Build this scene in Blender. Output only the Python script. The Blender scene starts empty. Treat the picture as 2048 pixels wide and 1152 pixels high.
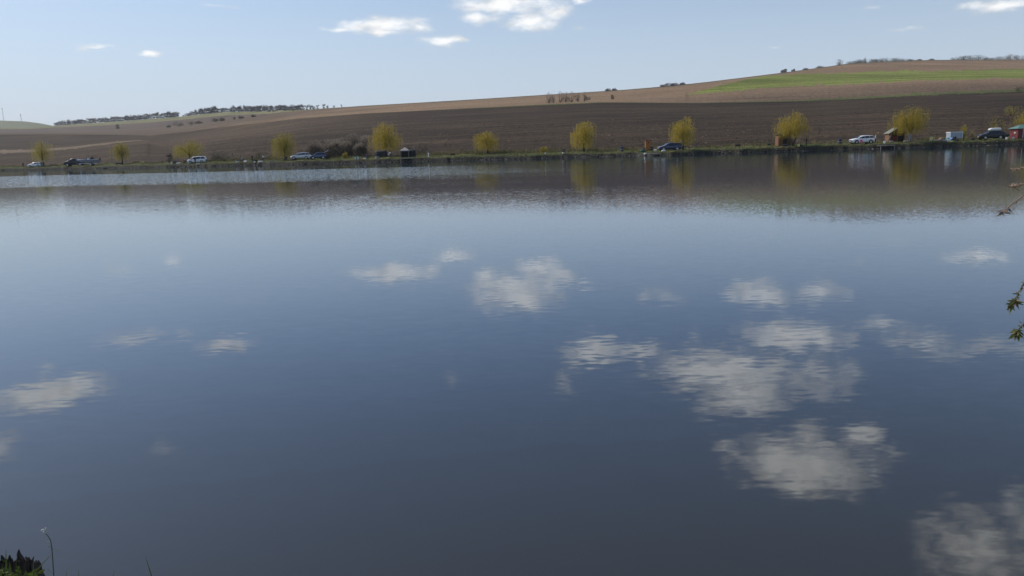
import bpy, math, random
import numpy as np
from mathutils import Vector, Matrix

R_ = math.radians
SC = bpy.context.scene
COL = SC.collection

# ------------------------------------------------------------------ camera
FPX = 1550.0                    # focal length in pixels of a 2048 px wide picture
CAM_H = 2.0
PITCH, ROLL = R_(10.16), R_(1.72)
FWD = Vector((0, math.cos(PITCH), -math.sin(PITCH)))
UP0 = Vector((0, math.sin(PITCH), math.cos(PITCH)))
RT0 = Vector((1, 0, 0))
RT = RT0 * math.cos(ROLL) - UP0 * math.sin(ROLL)
UP = RT0 * math.sin(ROLL) + UP0 * math.cos(ROLL)
cam = bpy.data.cameras.new('camera')
cam.sensor_width = 36.0
cam.lens = 36.0 * FPX / 2048.0
cam.clip_start = 0.05
cam.clip_end = 30000
cob = bpy.data.objects.new('camera', cam)
m = Matrix((RT, UP, -FWD)).transposed().to_4x4()
m.translation = (0, 0, CAM_H)
cob.matrix_world = m
COL.objects.link(cob)
SC.camera = cob

# ------------------------------------------------------------------ light
SUN_AZ, SUN_EL = -62.0, 44.0     # degrees; azimuth from straight ahead, to the left
SKY_STRENGTH = 0.125
SUN_STRENGTH = 3.8
EXPOSURE = 0.0
vs = SC.view_settings
vs.view_transform = 'Standard'
vs.look = 'None'
vs.exposure = EXPOSURE
vs.gamma = 1.0
vs.use_curve_mapping = False
SC.render.engine = 'CYCLES'
cy = SC.cycles
cy.max_bounces = 6
cy.diffuse_bounces = 2
cy.glossy_bounces = 4
cy.transmission_bounces = 4
cy.transparent_max_bounces = 8
cy.volume_bounces = 0
cy.use_adaptive_sampling = True
cy.adaptive_threshold = 0.015
cy.use_denoising = True
try:
    cy.denoiser = 'OPENIMAGEDENOISE'
except Exception:
    pass
cy.sample_clamp_indirect = 6.0
SC.render.filter_size = 1.7


def pix_dir(px, py):
    return (FWD + RT * ((px - 1024) / FPX) + UP * ((576 - py) / FPX))


def at(px, py, Y):
    d = pix_dir(px, py)
    return Vector((0, 0, CAM_H)) + d * (Y / d.y)


def place_x(px, Y, z):
    u = (px - 1024) / FPX
    dz = z - CAM_H
    depth = Y * math.cos(PITCH) - dz * math.sin(PITCH)
    vert = Y * math.sin(PITCH) + dz * math.cos(PITCH)
    return (u * depth + math.sin(ROLL) * vert) / math.cos(ROLL)


def horizon(px):
    return 298.0 - 0.0300 * (px - 1024)


sun = bpy.data.lights.new('sun', 'SUN')
sun.energy = SUN_STRENGTH
sun.angle = R_(0.53)
sun.color = (1.0, 0.94, 0.86)
so = bpy.data.objects.new('sun', sun)
sd = Vector((math.sin(R_(SUN_AZ)) * math.cos(R_(SUN_EL)), math.cos(R_(SUN_AZ)) * math.cos(R_(SUN_EL)), math.sin(R_(SUN_EL))))
so.rotation_euler = (-sd).to_track_quat('-Z', 'Y').to_euler()
so.location = (0, 0, 60)
COL.objects.link(so)


class NT:
    """small helper around a node tree"""
    def __init__(self, nt):
        self.nt = nt
        nt.nodes.clear()

    def n(self, typ, **kw):
        nd = self.nt.nodes.new(typ)
        for k, v in kw.items():
            setattr(nd, k, v)
        return nd

    def set(self, sock, v):
        if v is None:
            return
        if isinstance(v, bpy.types.NodeSocket):
            self.nt.links.new(v, sock)
        else:
            if isinstance(v, tuple) and len(v) == 3 and sock.type == 'RGBA':
                v = v + (1.0,)
            sock.default_value = v

    def math(self, op, a, b=None, c=None, clamp=False):
        nd = self.n('ShaderNodeMath', operation=op, use_clamp=clamp)
        self.set(nd.inputs[0], a)
        self.set(nd.inputs[1], b)
        self.set(nd.inputs[2], c)
        return nd.outputs[0]

    def vmath(self, op, a, b=None, c=None):
        nd = self.n('ShaderNodeVectorMath', operation=op)
        self.set(nd.inputs[0], a)
        self.set(nd.inputs[1], b)
        if c is not None:
            self.set(nd.inputs[2], c)
        return nd.outputs['Value'] if op in ('LENGTH', 'DOT_PRODUCT') else nd.outputs[0]

    def noise(self, vec, scale, detail=2.0, rough=0.5, dist=0.0, out='Fac', dim='3D'):
        nd = self.n('ShaderNodeTexNoise', noise_dimensions=dim)
        self.set(nd.inputs['Vector'], vec)
        nd.inputs['Scale'].default_value = scale
        nd.inputs['Detail'].default_value = detail
        nd.inputs['Roughness'].default_value = rough
        nd.inputs['Distortion'].default_value = dist
        return nd.outputs[out]

    def mix(self, fac, a, b, mode='MIX'):
        nd = self.n('ShaderNodeMix', data_type='RGBA', blend_type=mode)
        self.set(nd.inputs[0], fac)
        self.set(nd.inputs[6], a)
        self.set(nd.inputs[7], b)
        return nd.outputs[2]

    def ramp(self, v, lo, hi, a=0.0, b=1.0, smooth=True):
        nd = self.n('ShaderNodeMapRange', interpolation_type='SMOOTHSTEP' if smooth else 'LINEAR')
        self.set(nd.inputs[0], v)
        nd.inputs[1].default_value = lo
        nd.inputs[2].default_value = hi
        nd.inputs[3].default_value = a
        nd.inputs[4].default_value = b
        return nd.outputs[0]

    def xyz(self, v):
        nd = self.n('ShaderNodeSeparateXYZ')
        self.set(nd.inputs[0], v)
        return nd.outputs[0], nd.outputs[1], nd.outputs[2]

    def comb(self, x, y, z):
        nd = self.n('ShaderNodeCombineXYZ')
        self.set(nd.inputs[0], x)
        self.set(nd.inputs[1], y)
        self.set(nd.inputs[2], z)
        return nd.outputs[0]


# clouds: centre and half size in picture pixels; those lower than the horizon are seen mirrored in the lake
CLOUDS = [
    (768, 52, 100, 19, 1.0), (690, 57, 50, 7, .7), (845, 56, 34, 10, .7), (770, 66, 70, 9, .8),
    (886, 82, 50, 12, 1.0), (915, 81, 28, 6, .7),
    (1010, 8, 115, 24, 1.0), (1062, 46, 56, 20, 1.0), (962, 36, 56, 14, .85), (1105, 24, 44, 18, .75), (1020, -22, 110, 34, .9),
    (298, 105, 30, 7, 1.0), (197, 91, 34, 4, .6), (1158, 3, 24, 9, .75), (1160, 56, 20, 6, .35),
    (1992, 13, 64, 13, .85), (1740, 14, 22, 5, .45), (1812, 60, 30, 7, .42), (1548, 92, 20, 4, .42), (1048, 170, 12, 3, .2),
    (450, 14, 60, 5, .3),
    (1515, 588, 72, 34, .9), (1640, 585, 60, 26, .72), (1320, 594, 70, 22, .38),
    (1585, 672, 115, 33, 1.0), (1188, 702, 76, 34, 1.0), (1275, 694, 60, 20, .62), (1395, 672, 18, 30, .45),
    (1450, 742, 185, 50, 1.0), (1490, 790, 100, 44, .95), (1630, 752, 110, 60, .52), (1420, 815, 50, 30, .45),
    (1130, 762, 36, 36, .36), (1600, 925, 165, 58, 1.0), (1600, 962, 95, 34, .9), (1722, 868, 48, 30, .9), (1458, 893, 46, 20, .55),
    (1622, 868, 46, 30, .6), (1780, 905, 40, 30, .35), (1855, 690, 105, 28, .52), (1760, 650, 80, 24, .4), (1995, 690, 75, 24, .55),
    (1955, 1100, 125, 84, .66), (2050, 1040, 70, 60, .5), (1850, 1055, 36, 40, .4),
    (105, 786, 108, 30, 1.0), (60, 800, 60, 22, .9), (165, 765, 56, 20, .9), (85, 735, 28, 10, .45),
    (270, 675, 70, 17, .72), (365, 666, 20, 10, .55), (455, 690, 66, 15, .75), (2, 892, 36, 26, .65), (322, 895, 40, 24, .3), (905, 756, 30, 18, .25),
    (220, 540, 24, 10, .3),
]


def build_world():
    w = bpy.data.worlds.new('World')
    SC.world = w
    w.use_nodes = True
    t = NT(w.node_tree)
    out = t.n('ShaderNodeOutputWorld')
    bg = t.n('ShaderNodeBackground')
    bg.inputs[1].default_value = SKY_STRENGTH
    sky = t.n('ShaderNodeTexSky', sky_type='NISHITA')
    sky.sun_disc = False
    sky.sun_elevation = R_(SUN_EL)
    sky.sun_rotation = R_(SUN_AZ)
    sky.altitude = 150
    sky.air_density = 1.0
    sky.dust_density = 0.7
    sky.ozone_density = 2.2
    tc = t.n('ShaderNodeTexCoord')
    d = tc.outputs['Generated']
    x, y, z = t.xyz(d)
    az = t.math('ARCTAN2', x, y)
    el = t.math('ARCSINE', z)
    p = t.comb(az, el, 0.0)
    warp = t.noise(t.vmath('MULTIPLY', p, (1, 2.0, 1)), 22, 3, .6, out='Color')
    wv = t.vmath('MULTIPLY', t.vmath('SUBTRACT', warp, (.5, .5, .5)), (.05, .014, 0))
    pw = t.vmath('ADD', p, wv)
    acc = None
    for (px, py, rx, ry, s) in CLOUDS:
        v = pix_dir(px, py).normalized()
        e = abs(math.asin(v.z))
        a = math.atan2(v.x, v.y)
        rx_, ry_ = rx * 1.12 / FPX, ry * 1.16 / FPX
        q = t.vmath('MULTIPLY_ADD', pw, (1 / rx_, 1 / ry_, 0), (-a / rx_, -e / ry_, 0))
        f = t.math('MULTIPLY_ADD', t.vmath('LENGTH', q), -s, s)
        acc = f if acc is None else t.math('SMOOTH_MAX', acc, f, .12)
    # the same scattered fair-weather clouds go on over the rest of the sky
    zc = t.math('MAXIMUM', z, .05)
    plane = t.vmath('DIVIDE', d, t.comb(zc, zc, zc))
    rest = t.noise(plane, 1.3, 3, .55)
    rest = t.ramp(rest, .56, .74, 0.0, .8)
    front = t.math('MULTIPLY', t.ramp(t.math('ABSOLUTE', az), .70, .86, 1, 0), t.ramp(el, .54, .66, 1, 0))
    rest = t.math('MULTIPLY', rest, t.math('SUBTRACT', 1.0, front))
    acc = t.math('MAXIMUM', acc, rest)
    fine = t.noise(t.vmath('MULTIPLY', p, (1, 2.1, 1)), 34, 6, .62)
    dens = t.math('MULTIPLY_ADD', t.math('SUBTRACT', fine, .5), 1.45, acc)
    gate = t.ramp(acc, 0.0, .22)
    dens = t.math('MULTIPLY', t.ramp(dens, -.04, .92), gate)
    # brighter thick parts, greyer thin undersides
    body = t.noise(t.vmath('MULTIPLY', p, (1, 2.4, 1)), 26, 4, .55)
    body2 = t.noise(t.vmath('MULTIPLY', t.vmath('ADD', p, (-.010, .008, 0)), (1, 2.4, 1)), 26, 4, .55)
    relief = t.math('MULTIPLY', t.math('SUBTRACT', body, body2), 1.5)       # lit from the sun's side, grey below
    bright = t.ramp(t.math('ADD', t.math('SUBTRACT', body, relief), t.math('MULTIPLY', acc, .5)), .30, 1.0, .70, 1.15)
    k = 1.02 / SKY_STRENGTH
    bright = t.math('MULTIPLY', bright, t.ramp(el, .17, .42, 1.0, 1.32))        # less haze in front of the higher clouds
    ccol = t.vmath('MULTIPLY', t.comb(bright, bright, bright), (k * 1.0, k * .985, k * .96))
    # pale haze whitens the lowest sky, clearer blue above
    blue = t.vmath('MULTIPLY', sky.outputs[0], (.935, .935, .955))
    pale = tuple(c / SKY_STRENGTH for c in (.555, .645, .785))
    hz = t.math('MULTIPLY', t.math('EXPONENT', t.math('MULTIPLY', t.math('POWER', t.math('MAXIMUM', el, 0.0), 2.0), -30.0)), .85)
    clear = t.mix(hz, blue, pale)
    col = t.mix(t.math('MULTIPLY', dens, t.ramp(el, .10, .25, .80, .95)), clear, ccol)
    t.set(bg.inputs[0], col)
    t.nt.links.new(bg.outputs[0], out.inputs[0])
    w.cycles.sampling_method = 'MANUAL'
    w.cycles.sample_map_resolution = 256
    return w


build_world()

# ------------------------------------------------------------------ materials
MATS = {}


def new_mat(name):
    mt = bpy.data.materials.new(name)
    mt.use_nodes = True
    t = NT(mt.node_tree)
    out = t.n('ShaderNodeOutputMaterial')
    b = t.n('ShaderNodeBsdfPrincipled')
    t.nt.links.new(b.outputs[0], out.inputs[0])
    t.b = b
    t.out = out
    t.pos = t.n('ShaderNodeNewGeometry').outputs['Position']
    MATS[name] = mt
    return mt, t


def plain(name, col, rough=.6, metal=0.0, var=.18, scale=3.0, coat=0.0, spec=.5):
    mt, t = new_mat(name)
    tc = t.n('ShaderNodeTexCoord').outputs['Object']
    nz = t.noise(tc, scale, 4, .6)
    lo = tuple(c * (1 - var) for c in col)
    hi = tuple(min(1, c * (1 + var)) for c in col)
    t.set(t.b.inputs['Base Color'], t.mix(nz, lo, hi))
    t.set(t.b.inputs['Roughness'], t.ramp(nz, .2, .8, max(.02, rough - .08), min(1, rough + .08)))
    t.b.inputs['Metallic'].default_value = metal
    t.b.inputs['Specular IOR Level'].default_value = spec
    if coat:
        t.b.inputs['Coat Weight'].default_value = coat
        t.b.inputs['Coat Roughness'].default_value = .08
    return mt


def soil_mat(name, dark, light, tint, furrow=.5, clod=1.0, patch=.012, west=None, ends=None):
    """ploughed ground: large patches, furrow streaks along the contour, clods"""
    mt, t = new_mat(name)
    big = t.noise(t.vmath('MULTIPLY', t.pos, (1, 1, .2)), patch, 4, .55)
    mid = t.noise(t.vmath('MULTIPLY', t.pos, (.35, 1, .3)), .10, 4, .6)
    fur = t.noise(t.vmath('MULTIPLY', t.pos, (.012, .32, .05)), 1.0, 3, .6)
    cl = t.noise(t.pos, .75, 5, .7)
    c = t.mix(t.ramp(big, .32, .68), dark, light)
    c = t.mix(t.math('MULTIPLY', t.ramp(mid, .42, .72), .55), c, tint)
    if west:
        # drier, lighter earth towards the left end of the field
        x_, y_, z_ = t.xyz(t.pos)
        wx = t.math('MULTIPLY_ADD', t.math('SUBTRACT', big, .5), 190, x_)
        c = t.mix(t.math('MULTIPLY', t.math('MULTIPLY', t.ramp(wx, -150, -25, .85, 0), t.ramp(x_, -240, -150, .12, 1)), t.ramp(y_, 270, 400, .12, 1)), c, west)
    if ends:
        # darker earth at both ends of the upper field
        x_, y_, z_ = t.xyz(t.pos)
        wx = t.math('MULTIPLY_ADD', t.math('SUBTRACT', big, .5), 160, x_)
        e_ = t.math('MAXIMUM', t.ramp(wx, -240, -70, .85, 0), t.math('MULTIPLY', t.ramp(wx, 60, 150, 0, .7), t.ramp(y_, 440, 520, 1, 0)))
        c = t.mix(e_, c, ends)
    strk = t.noise(t.vmath('MULTIPLY', t.pos, (.010, .07, .03)), 1.0, 4, .65)
    sk = t.ramp(strk, .3, .7, 1 - furrow * .45, 1 + furrow * .45)
    c = t.vmath('MULTIPLY', c, t.comb(sk, sk, sk))
    k = t.math('MULTIPLY', t.ramp(fur, .3, .7, 1 - furrow * .5, 1 + furrow * .5), t.ramp(cl, .3, .72, .48, 1.56))
    c = t.vmath('MULTIPLY', c, t.comb(k, k, k))
    t.set(t.b.inputs['Base Color'], c)
    t.b.inputs['Roughness'].default_value = .95
    t.b.inputs['Specular IOR Level'].default_value = .1
    bp = t.n('ShaderNodeBump')
    bp.inputs['Strength'].default_value = clod
    bp.inputs['Distance'].default_value = .35
    t.set(bp.inputs['Height'], t.math('ADD', cl, t.math('MULTIPLY', fur, .6)))
    t.set(t.b.inputs['Normal'], bp.outputs[0])
    return mt


def build_materials():
    soil_mat('soil_dark', (.030, .0205, .0122), (.047, .0318, .0188), (.068, .0465, .026), .6, 1.0, west=(.090, .061, .037))
    soil_mat('soil_light', (.185, .122, .074), (.235, .158, .096), (.205, .148, .092), .22, .5, ends=(.088, .064, .044))
    soil_mat('soil_stripe', (.13, .098, .064), (.165, .125, .082), (.16, .12, .075), .25, .5)
    soil_mat('soil_far', (.085, .062, .050), (.110, .082, .064), (.13, .10, .074), .3, .5)
    soil_mat('field_green', (.130, .155, .032), (.175, .192, .046), (.118, .146, .034), .75, .4, .02)
    soil_mat('field_pale_grass', (.165, .165, .080), (.20, .185, .10), (.14, .145, .07), .3, .5)
    soil_mat('verge', (.060, .082, .022), (.095, .110, .034), (.12, .11, .05), .2, 1.0, .05)
    soil_mat('far_grass', (.13, .145, .075), (.165, .17, .095), (.11, .13, .08), .3, .5, .008)
    # grass strip behind the far water's edge
    mt, t = new_mat('bank_grass')
    a = t.noise(t.pos, .12, 4, .6)
    b_ = t.noise(t.vmath('MULTIPLY', t.pos, (.5, 1.5, 1)), 1.4, 5, .65)
    c = t.mix(t.ramp(a, .35, .65), (.048, .068, .017), (.098, .104, .034))
    c = t.mix(t.math('MULTIPLY', t.ramp(b_, .5, .72), .7), c, (.15, .13, .066))
    mud = t.noise(t.vmath('MULTIPLY', t.pos, (1, 1.6, 1)), .33, 3, .6)
    c = t.mix(t.math('MULTIPLY', t.ramp(mud, .54, .66), .75), c, (.085, .066, .045))
    t.set(t.b.inputs['Base Color'], c)
    t.b.inputs['Roughness'].default_value = .95
    t.b.inputs['Specular IOR Level'].default_value = .1
    bp = t.n('ShaderNodeBump')
    bp.inputs['Distance'].default_value = .12
    t.set(bp.inputs['Height'], b_)
    t.set(t.b.inputs['Normal'], bp.outputs[0])
    # eroded earth face
    mt, t = new_mat('bank_earth')
    a = t.noise(t.pos, .9, 5, .65)
    c = t.mix(t.ramp(a, .35, .68), (.014, .012, .009), (.040, .034, .026))
    g = t.noise(t.pos, .35, 3, .6)
    c = t.mix(t.math('MULTIPLY', t.ramp(g, .5, .66), .6), c, (.045, .058, .018))
    t.set(t.b.inputs['Base Color'], c)
    t.b.inputs['Roughness'].default_value = .95
    bp = t.n('ShaderNodeBump')
    bp.inputs['Distance'].default_value = .2
    t.set(bp.inputs['Height'], a)
    t.set(t.b.inputs['Normal'], bp.outputs[0])
    # lake
    mt, t = new_mat('lake_water')
    x, y, z = t.xyz(t.pos)

    def slope(scale, sx, detail=1.5):
        c_ = t.noise(t.vmath('MULTIPLY', t.pos, (sx, 1, 1)), scale, detail, .5, out='Color')
        return t.vmath('SUBTRACT', c_, (.5, .5, .5))
    fine = slope(13.0, .38)
    finest = slope(21.0, .8)
    midw = slope(4.5, .4)
    swell = slope(.7, .5)
    chop = slope(6.5, .6, 2)
    # where a light breeze ruffles the surface
    brk = t.noise(t.vmath('MULTIPLY', t.pos, (.35, 1, 1)), .055, 3, .6)
    wob = t.math('MULTIPLY_ADD', t.math('SUBTRACT', brk, .5), 22, t.math('MULTIPLY_ADD', x, .28, y))
    band = t.math('MULTIPLY', t.ramp(wob, 50, 72), t.ramp(wob, 98, 108, 1, 0))
    band = t.math('MULTIPLY', band, t.ramp(x, -30, 10, 1, .10))
    brk2 = t.noise(t.vmath('MULTIPLY', t.pos, (.3, 1, 1)), .13, 3, .6)
    mid_zone = t.math('MULTIPLY', t.ramp(y, 24, 38), t.ramp(y, 74, 92, 1, 0))
    mid_zone = t.math('MULTIPLY', mid_zone, t.math('MULTIPLY', t.ramp(x, -30, -6, .25, 1), t.ramp(x, 8, 22, 1, .05)))
    mid_zone = t.math('MULTIPLY', mid_zone, t.ramp(brk2, .38, .6, .15, 1))
    calm = t.ramp(t.noise(t.vmath('MULTIPLY', t.pos, (.5, 1, 1)), .22, 3, .55), .3, .7, .45, 1.25)

    def sc(v, s):
        if isinstance(s, float):
            return t.vmath('MULTIPLY', v, (s, s, 0))
        return t.vmath('MULTIPLY', v, t.comb(s, s, 0.0))
    far = t.ramp(y, 9, 26)
    near = t.math('SUBTRACT', 1.0, far)
    n = t.vmath('ADD', sc(fine, t.math('MULTIPLY', calm, t.math('MULTIPLY', near, .024))), sc(midw, t.math('MULTIPLY', calm, t.math('MULTIPLY', near, .007))))
    n = t.vmath('ADD', n, sc(finest, t.math('MULTIPLY', far, .046)))
    n = t.vmath('ADD', n, sc(swell, .0008))
    n = t.vmath('ADD', n, sc(chop, t.math('ADD', t.math('MULTIPLY', band, .6), t.math('MULTIPLY', mid_zone, .055))))
    n = t.vmath('NORMALIZE', t.vmath('ADD', n, (0, 0, 1)))
    # murky shallows by the near bank, farther out blue painted in for sky reflection
    body = t.mix(t.ramp(y, 3.0, 10.0), (.028, .0265, .021), (.009, .0175, .046))
    df = t.n('ShaderNodeBsdfDiffuse')
    t.set(df.inputs['Color'], body)
    gl = t.n('ShaderNodeBsdfGlossy')
    gl.inputs['Color'].default_value = (.93, .975, 1.0, 1)
    gl.inputs['Roughness'].default_value = .03
    t.set(gl.inputs['Normal'], n)
    fr = t.n('ShaderNodeFresnel')
    fr.inputs['IOR'].default_value = 1.58
    t.set(fr.inputs['Normal'], n)
    mx = t.n('ShaderNodeMixShader')
    t.set(mx.inputs[0], fr.outputs[0])
    t.nt.links.new(df.outputs[0], mx.inputs[1])
    t.nt.links.new(gl.outputs[0], mx.inputs[2])
    t.nt.links.new(mx.outputs[0], t.out.inputs[0])
    t.nt.nodes.remove(t.b)
    # foliage
    def leaf(name, c0, c1, trans=.35):
        mt, t = new_mat(name)
        oi = t.n('ShaderNodeObjectInfo').outputs['Random']
        nz = t.noise(t.pos, .9, 3, .6)
        nf = t.noise(t.pos, 6.0, 2, .6)
        f = t.ramp(t.math('ADD', t.math('MULTIPLY', nz, .6), t.math('MULTIPLY', nf, .4)), .34, .66)
        c = t.mix(f, c0, c1)
        v = t.math('MULTIPLY_ADD', oi, .24, .88)
        c = t.vmath('MULTIPLY', c, t.comb(v, v, v))
        t.set(t.b.inputs['Base Color'], c)
        t.b.inputs['Roughness'].default_value = .7
        t.b.inputs['Specular IOR Level'].default_value = .2
        tr = t.n('ShaderNodeBsdfTranslucent')
        t.set(tr.inputs[0], c)
        mx = t.n('ShaderNodeMixShader')
        mx.inputs[0].default_value = trans
        t.nt.links.new(t.b.outputs[0], mx.inputs[1])
        t.nt.links.new(tr.outputs[0], mx.inputs[2])
        t.nt.links.new(mx.outputs[0], t.out.inputs[0])
    leaf('willow_leaf', (.29, .22, .03), (.54, .415, .062), .42)
    leaf('willow_leaf_dull', (.24, .20, .030), (.42, .35, .058), .42)
    leaf('shrub_twig', (.085, .074, .055), (.165, .142, .108), .1)
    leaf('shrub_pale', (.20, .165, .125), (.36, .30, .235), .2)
    leaf('shrub_blossom', (.22, .23, .13), (.36, .35, .22), .2)
    leaf('shrub_green', (.055, .062, .030), (.11, .11, .052), .2)
    leaf('copse_twig', (.19, .142, .105), (.26, .20, .15), .1)
    leaf('bare_twig', (.20, .185, .18), (.27, .25, .24), .0)
    leaf('grass_blade', (.042, .066, .015), (.11, .122, .036), .3)
    leaf('dry_grass', (.16, .125, .07), (.30, .24, .14), .2)
    leaf('near_leaf', (.045, .075, .015), (.11, .135, .03), .3)
    leaf('twig_leaf', (.10, .125, .035), (.22, .19, .075), .35)
    plain('bark', (.045, .036, .028), .9, var=.4, scale=6)
    plain('twig_bark', (.22, .15, .105), .8, var=.3, scale=30)
    plain('rotten_wood', (.036, .025, .019), .9, var=.6, scale=25)
    plain('paint_white', (.78, .79, .80), .3, coat=.6, var=.03)
    plain('paint_silver', (.56, .58, .60), .3, .3, coat=.6, var=.04)
    plain('paint_navy', (.012, .020, .070), .25, .2, coat=.8, var=.08)
    plain('paint_steel_blue', (.055, .085, .15), .28, .4, coat=.7, var=.06)
    plain('paint_black', (.010, .011, .015), .42, .0, coat=.15, var=.1)
    plain('car_glass', (.012, .016, .022), .06, var=.1, spec=.9)
    plain('tyre', (.012, .012, .012), .85)
    plain('rim', (.42, .43, .45), .35, .7)
    plain('lamp_glass', (.75, .76, .74), .12, var=.05)
    plain('lamp_red', (.30, .012, .010), .2)
    plain('black_trim', (.015, .015, .016), .6)
    plain('boat_hull', (.25, .265, .31), .35, .2, var=.08)
    plain('wood_orange', (.17, .082, .038), .75, var=.25, scale=5)
    plain('wood_brown', (.10, .056, .034), .8, var=.3, scale=5)
    plain('wood_red', (.14, .020, .018), .7, var=.25, scale=5)
    plain('wood_grey', (.26, .24, .215), .85, var=.25, scale=4)
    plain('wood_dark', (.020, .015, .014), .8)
    plain('roof_felt', (.17, .18, .15), .85, var=.15)
    plain('roof_green', (.085, .17, .15), .6, var=.15)
    plain('orange_panel', (.33, .125, .020), .55, var=.15)
    plain('dark_red', (.11, .020, .014), .6)
    plain('canvas_pale', (.28, .26, .245), .85, var=.1)
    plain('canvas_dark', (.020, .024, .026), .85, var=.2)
    plain('bin_blue', (.022, .028, .055), .55)
    plain('plastic_white', (.72, .72, .70), .45, var=.06)
    plain('plastic_green', (.05, .17, .12), .5)
    plain('plastic_yellow', (.62, .60, .20), .5)
    plain('plastic_pink', (.58, .12, .22), .6)
    plain('plastic_salmon', (.55, .30, .22), .6)
    plain('plastic_blue', (.12, .22, .55), .5)
    plain('box_trailer', (.29, .34, .41), .5, var=.06)
    plain('skin', (.42, .25, .18), .6)
    plain('hair', (.025, .018, .014), .8)
    for nm, c_ in (('cloth_black', (.012, .012, .014)), ('cloth_white', (.70, .70, .70)), ('cloth_navy', (.02, .025, .06)),
                   ('cloth_purple', (.075, .05, .16)), ('cloth_red', (.30, .06, .04)), ('cloth_grey', (.26, .28, .32)), ('cloth_yellow', (.62, .60, .26)),
                   ('cloth_brown', (.06, .045, .035))):
        plain(nm, c_, .9)
    plain('stone', (.13, .12, .105), .9, var=.4, scale=2)
    plain('stone_dark', (.03, .027, .024), .9, var=.4, scale=2)
    plain('metal_mast', (.22, .23, .25), .6, .3)
    plain('petal', (.75, .74, .66), .6)
    plain('stem', (.085, .10, .05), .7)


build_materials()
M = MATS


# ------------------------------------------------------------------ mesh helpers
class MB:
    def __init__(self):
        self.v = []
        self.f = []
        self.mi = []

    def face(self, idx, mi=0):
        self.f.append(tuple(idx))
        self.mi.append(mi)

    def poly(self, pts, mi=0):
        n0 = len(self.v)
        self.v += [tuple(p) for p in pts]
        self.face(range(n0, n0 + len(pts)), mi)

    def box(self, c, s, rz=0.0, mi=0, taper=1.0, ry=0.0):
        n0 = len(self.v)
        ca, sa = math.cos(rz), math.sin(rz)
        cb, sb = math.cos(ry), math.sin(ry)
        for dz in (-.5, .5):
            k = 1.0 if dz < 0 else taper
            for dx, dy in ((-.5, -.5), (.5, -.5), (.5, .5), (-.5, .5)):
                x, y, z = dx * s[0] * k, dy * s[1] * k, dz * s[2]
                x, z = x * cb + z * sb, -x * sb + z * cb
                self.v.append((c[0] + x * ca - y * sa, c[1] + x * sa + y * ca, c[2] + z))
        for q in ((0, 3, 2, 1), (4, 5, 6, 7), (0, 1, 5, 4), (1, 2, 6, 5), (2, 3, 7, 6), (3, 0, 4, 7)):
            self.face([n0 + i for i in q], mi)
        return self

    def tube(self, pts, radii, seg=6, mi=0, cap=True):
        pts = [Vector(p) for p in pts]
        n0 = len(self.v)
        n = len(pts)
        ref = Vector((0.31, 0.83, 0.47))
        for i, p in enumerate(pts):
            d = (pts[min(i + 1, n - 1)] - pts[max(i - 1, 0)])
            d = d.normalized() if d.length > 1e-9 else Vector((0, 0, 1))
            a = d.cross(ref).normalized()
            b = d.cross(a)
            r = radii[i] if hasattr(radii, '__len__') else radii
            for k in range(seg):
                th = 2 * math.pi * k / seg
                self.v.append(tuple(p + (a * math.cos(th) + b * math.sin(th)) * r))
        for i in range(n - 1):
            for k in range(seg):
                k2 = (k + 1) % seg
                self.face((n0 + i * seg + k, n0 + i * seg + k2, n0 + (i + 1) * seg + k2, n0 + (i + 1) * seg + k), mi)
        if cap:
            self.face([n0 + k for k in range(seg)][::-1], mi)
            self.face([n0 + (n - 1) * seg + k for k in range(seg)], mi)
        return self

    def lathe(self, prof, seg=12, c=(0, 0, 0), mi=0):
        """prof: list of (r, z)"""
        n0 = len(self.v)
        for r, z in prof:
            for k in range(seg):
                th = 2 * math.pi * k / seg
                self.v.append((c[0] + r * math.cos(th), c[1] + r * math.sin(th), c[2] + z))
        for i in range(len(prof) - 1):
            for k in range(seg):
                k2 = (k + 1) % seg
                self.face((n0 + i * seg + k, n0 + i * seg + k2, n0 + (i + 1) * seg + k2, n0 + (i + 1) * seg + k), mi)
        self.face([n0 + k for k in range(seg)][::-1], mi)
        self.face([n0 + (len(prof) - 1) * seg + k for k in range(seg)], mi)
        return self

    def ribbon(self, a, b, w, side, mi=0):
        s = side * (w * .5)
        self.poly((a - s, a + s, b + s * .7, b - s * .7), mi)

    def mesh(self, name, mats, smooth=False):
        me = bpy.data.meshes.new(name)
        me.from_pydata(self.v, [], self.f)
        for mt in (mats if isinstance(mats, (list, tuple)) else [mats]):
            me.materials.append(M[mt] if isinstance(mt, str) else mt)
        if any(self.mi):
            me.polygons.foreach_set('material_index', self.mi)
        if smooth:
            me.polygons.foreach_set('use_smooth', [True] * len(me.polygons))
        me.update()
        return me

    def build(self, name, mats, parent=None, smooth=False, loc=None):
        ob = bpy.data.objects.new(name, self.mesh(name, mats, smooth))
        COL.objects.link(ob)
        if parent is not None:
            ob.parent = parent
        if loc is not None:
            ob.location = loc
        return ob


def tag(o, label=None, cat=None, group=None, kind=None):
    if label:
        o['label'] = label
    if cat:
        o['category'] = cat
    if group:
        o['group'] = group
    if kind:
        o['kind'] = kind
    return o


def empty(name, loc, rz=0.0):
    o = bpy.data.objects.new(name, None)
    o.empty_display_size = .3
    o.location = loc
    o.rotation_euler = (0, 0, rz)
    COL.objects.link(o)
    return o


def link_mesh(name, me, parent=None):
    o = bpy.data.objects.new(name, me)
    COL.objects.link(o)
    o.parent = parent
    return o


def copy_tree(o, parent=None):
    c = o.copy()
    COL.objects.link(c)
    c.parent = parent
    for ch in o.children:
        copy_tree(ch, c)
    return c


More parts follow.
